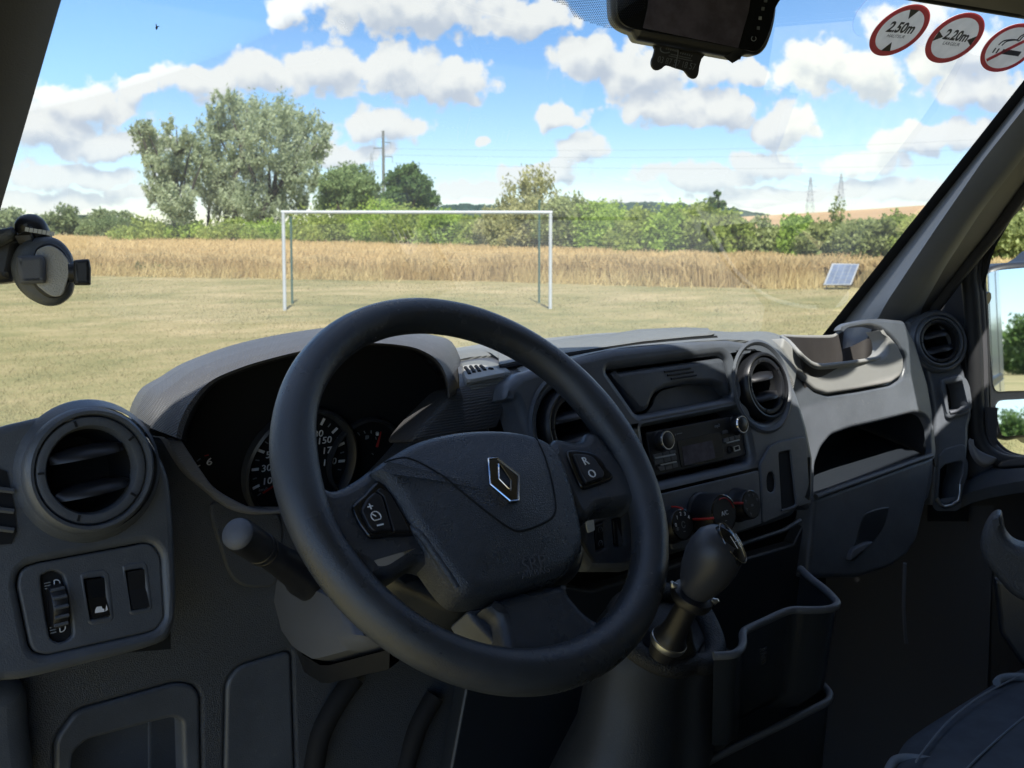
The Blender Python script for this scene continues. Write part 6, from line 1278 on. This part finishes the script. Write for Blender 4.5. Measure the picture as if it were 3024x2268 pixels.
# pedals and brackets dimly seen below the column
ped = thing('pedal_bracket', 'dark pedal bracket in the shaded footwell below the steering wheel', 'pedals', V(.5, .9, -.95))
for a_ in (rJ((830, 1200), (720, 1400), (640, 1659), (600, 1800)), rJ((60, 1659), (100, 1450), (200, 1250), (320, 1080))):
    tube('pedal_arm', [atY(p, .90) for p in smo(a_, 4, False)], .011, M['matt'], ped, 10)
plate('pedal', rnd(rJ((240, 1480), (490, 1440), (500, 1500), (260, 1560)), 8), tilt((.4, .9, -.6), 30), M['rubber'], ped, .02, .004)
# ---------------------------------------------------------------- door mirror
mir = thing('door_mirror', 'door mirror with upper and lower glass reflecting the white van side and the sky', 'mirror', V(2.05, .82, -.45))
MP = PLN((2.06, .90, -.15), (-.929, -1.41, .115))
hs = smo(rDe((622, 300), (630, 180), (640, 90), (665, 40), (720, 10), (820, -10), (1000, -20), (1200, -30), (1200, 1215), (1000, 1225), (910, 1225), (820, 1240), (760, 1232), (700, 1210), (660, 1165), (635, 1080), (612, 950), (640, 880), (650, 800), (640, 600)), 4)
plate('housing', hs, MP, M['black'], mir, .10, .014, seg=5)
ug = smo(rDe((655, 120), (662, 70), (700, 50), (800, 36), (1000, 20), (1190, 10), (1190, 880), (1000, 884), (800, 888), (735, 892), (705, 870), (690, 800), (672, 560)), 4)
plate('mirror_glass', ug, MP.off(.003), M['mirror'], mir, .004, 0, label='tall upper mirror glass')
lg = smo(rDe((712, 1010), (722, 975), (750, 955), (850, 948), (1000, 940), (1190, 935), (1190, 1180), (1000, 1188), (850, 1200), (775, 1204), (750, 1180), (735, 1120)), 4)
plate('mirror_glass', lg, PLN(on((2990, 1230), MP.off(.004)) - CAM, (-.915, -1.41, .20)), M['mirror'], mir, .004, 0, label='small convex lower mirror glass')
tube('mirror_arm', [atX(p, 1.84) for p in rDe((540, 260), (600, 230), (660, 240))], .012, M['black'], mir, 8)
# ---------------------------------------------------------------- interior mirror with monitor
mo = thing('mirror_monitor', 'black rear view mirror monitor hanging from the top of the windscreen', 'mirror monitor', on((2050, -60), W))
MO = PLN(on((2050, 100), W) - CAM + Vector((0, -.07, 0)), (-.62, -.76, -.10))
body = smo(rM((195, -260), (192, -100), (200, 100), (212, 180), (250, 250), (310, 300), (395, 340), (430, 355), (470, 425), (560, 452), (1000, 530), (1580, 636), (1625, 625), (1690, 590), (1800, 596), (1880, 545), (1935, 450), (1985, 290), (2015, 120), (2030, -100), (2040, -260)), 4)
plate('monitor_body', body, MO, M['black'], mo, .035, .009, seg=5)
plate('mirror_face', smo(rM((262, -240), (258, -50), (262, 100), (275, 190), (310, 250), (380, 295), (520, 325), (1000, 410), (1600, 528), (1750, 560), (1840, 520), (1900, 420), (1950, 280), (1985, 100), (2000, -240)), 4), MO.off(.0016), M['gloss'], mo, .003, .001)
plate('screen', rM((630, -240), (600, 80), (548, 305), (1585, 522), (1640, 330), (1700, 130), (1750, -240)), MO.off(.0022), M['screen'], mo, .0006, 0)
mu, mv = basis(MO.n)
for q in ((1885, 5), (1855, 95), (1825, 198), (1805, 305)): c = on(rM(q)[0], MO.off(.0024)); boxes('button_mark', [(c, mu * .0014, mv * .0016, MO.n * .0002)], M['dim'] if q[1] == 198 else M['plastic'], mo)
c = on(rM((1755, 420))[0], MO.off(.0024)); tubes('power_mark', [[c + (mu * math.cos(t_) + mv * math.sin(t_)) * .0022 for t_ in np.linspace(2.2, 7.2, 14)]], .0003, M['dim'], mo, 4)
tag = smo(rM((680, 440), (672, 540), (655, 610), (636, 660), (638, 715), (665, 755), (705, 766), (750, 750), (790, 718), (830, 718), (900, 742), (985, 768), (1010, 790), (1045, 835), (1090, 858), (1130, 848), (1155, 800), (1168, 710), (1190, 640), (1210, 545)), 3)
TG = MO.off(-.022); o = plate('bracket_tag', tag, TG, M['black'], mo, .004, .0012)
tu_ = (on(rM((1110, 735))[0], TG) - on(rM((720, 650))[0], TG)).normalized(); tv_ = TG.n.cross(tu_); DIM2 = mat('tag_print', (.10, .11, .125), .6, .3)
text('lettering', '03 87 57 18 57', on(rM((915, 690))[0], TG.off(.0004)), tu_, tv_, .0088, DIM2, o, sx=.70)
tubes('tag_swirl', [[on(p, TG.off(.0005)) for p in smo(rM((775, 495), (742, 520), (745, 555), (785, 575), (840, 570)), 4, False)]], .0006, DIM2, o, 4)
for k in range(12): 
    a_, c_ = rM((812 + k * 24, 508 + k * 7), (800 + k * 24, 536 + k * 6)) if k < 6 else rM((820 + k * 24, 532 + k * 6), (812 + k * 24, 550 + k * 6)); tubes('tag_print', [[on(a_, TG.off(.0004)), on(c_, TG.off(.0004))]], .0010 if k < 6 else .0007, DIM2, o, 4)
for a_, c_ in (((850, 590), (1070, 636)), ((830, 608), (1085, 664))): tubes('tag_print', [[on(p, TG.off(.0004)) for p in rM(a_, c_)]], .0005, DIM2, o, 4)
tube('tag_rod', [on(p, TG.off(.002)) for p in rM((945, 480), (925, 620), (900, 748))], .0006, M['grey'], o, 5)
tube('mirror_stem', [on((2050, -40), MO.off(-.03)), on((2060, -180), W)], .014, M['black'], mo, 10)
# ---------------------------------------------------------------- phone holder on the left
PHP = PLN(atD((100, 770), .78) - CAM, (-.32, -.94, .08))
ph = thing('phone_holder', 'round black phone holder with side clamps, left in the windscreen', 'phone holder', on(rP((700, 1560))[0], PHP))
circ_px = smo(rP((150, 950), (190, 790), (270, 650), (400, 560), (550, 515), (700, 503), (850, 530), (980, 620), (1080, 760), (1120, 900), (1130, 1100), (1125, 1270), (1080, 1400), (980, 1500), (860, 1560), (700, 1570), (550, 1520), (400, 1430), (270, 1300), (190, 1150)), 4)
plate('holder_disc', circ_px, PHP, M['plastic'], ph, .022, .007, dome=.003, seg=5)
plate('pad_ring', smo(rP((520, 780), (560, 690), (680, 620), (800, 610), (950, 700), (1050, 850), (1095, 1000), (1060, 1180), (990, 1340), (880, 1440), (760, 1450), (640, 1390), (540, 1290), (490, 1150), (490, 900)), 4), PHP.off(.0065), M['black'], ph, .006, .002)
plate('felt_pad', smo(rP((540, 780), (580, 710), (680, 660), (780, 652), (900, 710), (1000, 810), (1080, 960), (1055, 1100), (1000, 1300), (950, 1400), (850, 1430), (750, 1400), (640, 1320), (560, 1240), (520, 1100), (520, 900)), 4), PHP.off(.008), M['felt'], ph, .003, .001)
neck = smo(rP((195, 330), (230, 240), (300, 175), (420, 145), (540, 160), (640, 220), (700, 300), (740, 400), (770, 500), (700, 560), (450, 620), (290, 700), (300, 520), (230, 420)), 4)
plate('holder_neck', neck, PHP.off(-.004), M['black'], ph, .03, .010, dome=.006, seg=5)
pu_ = (on(rP((715, 455))[0], PHP) - on(rP((505, 420))[0], PHP)).normalized(); pv_ = PHP.n.cross(pu_)
pc_ = on(rP((610, 435))[0], PHP.off(.0042))
boxes('name_strip', [(pc_ + pu_ * (k - 3) * .0030, pu_ * .0013, pv_ * .0016, PHP.n * .0004) for k in range(7)], M['ivory'], ph)
plate('clamp', rnd(rP((245, 805), (610, 790), (660, 800), (695, 870), (695, 1220), (300, 1240), (240, 1000)), 6), PHP.off(.016), M['grey'], ph, .016, .004)
plate('clamp', rnd(rP((1120, 870), (1300, 852), (1365, 852), (1390, 1000), (1385, 1240), (1360, 1252), (1130, 1252)), 5), PHP.off(.016), M['black'], ph, .014, .003)
tube('clamp_bar', [on(p, PHP.off(.004)) for p in rP((1050, 1060), (1200, 1055))], .008, M['black'], ph, 8)
plate('holder_arm', rnd(rP((-200, 600), (0, 480), (300, 440), (330, 600), (200, 1200), (0, 1225), (-200, 1230)), 8), PHP.off(-.024), M['black'], ph, .03, .008)
plate('arm_knuckle', rnd(rP((-150, 560), (-100, 400), (60, 380), (190, 345), (240, 460), (160, 550), (0, 630), (-150, 700)), 8), PHP.off(.0), M['plastic'], ph, .02, .006)
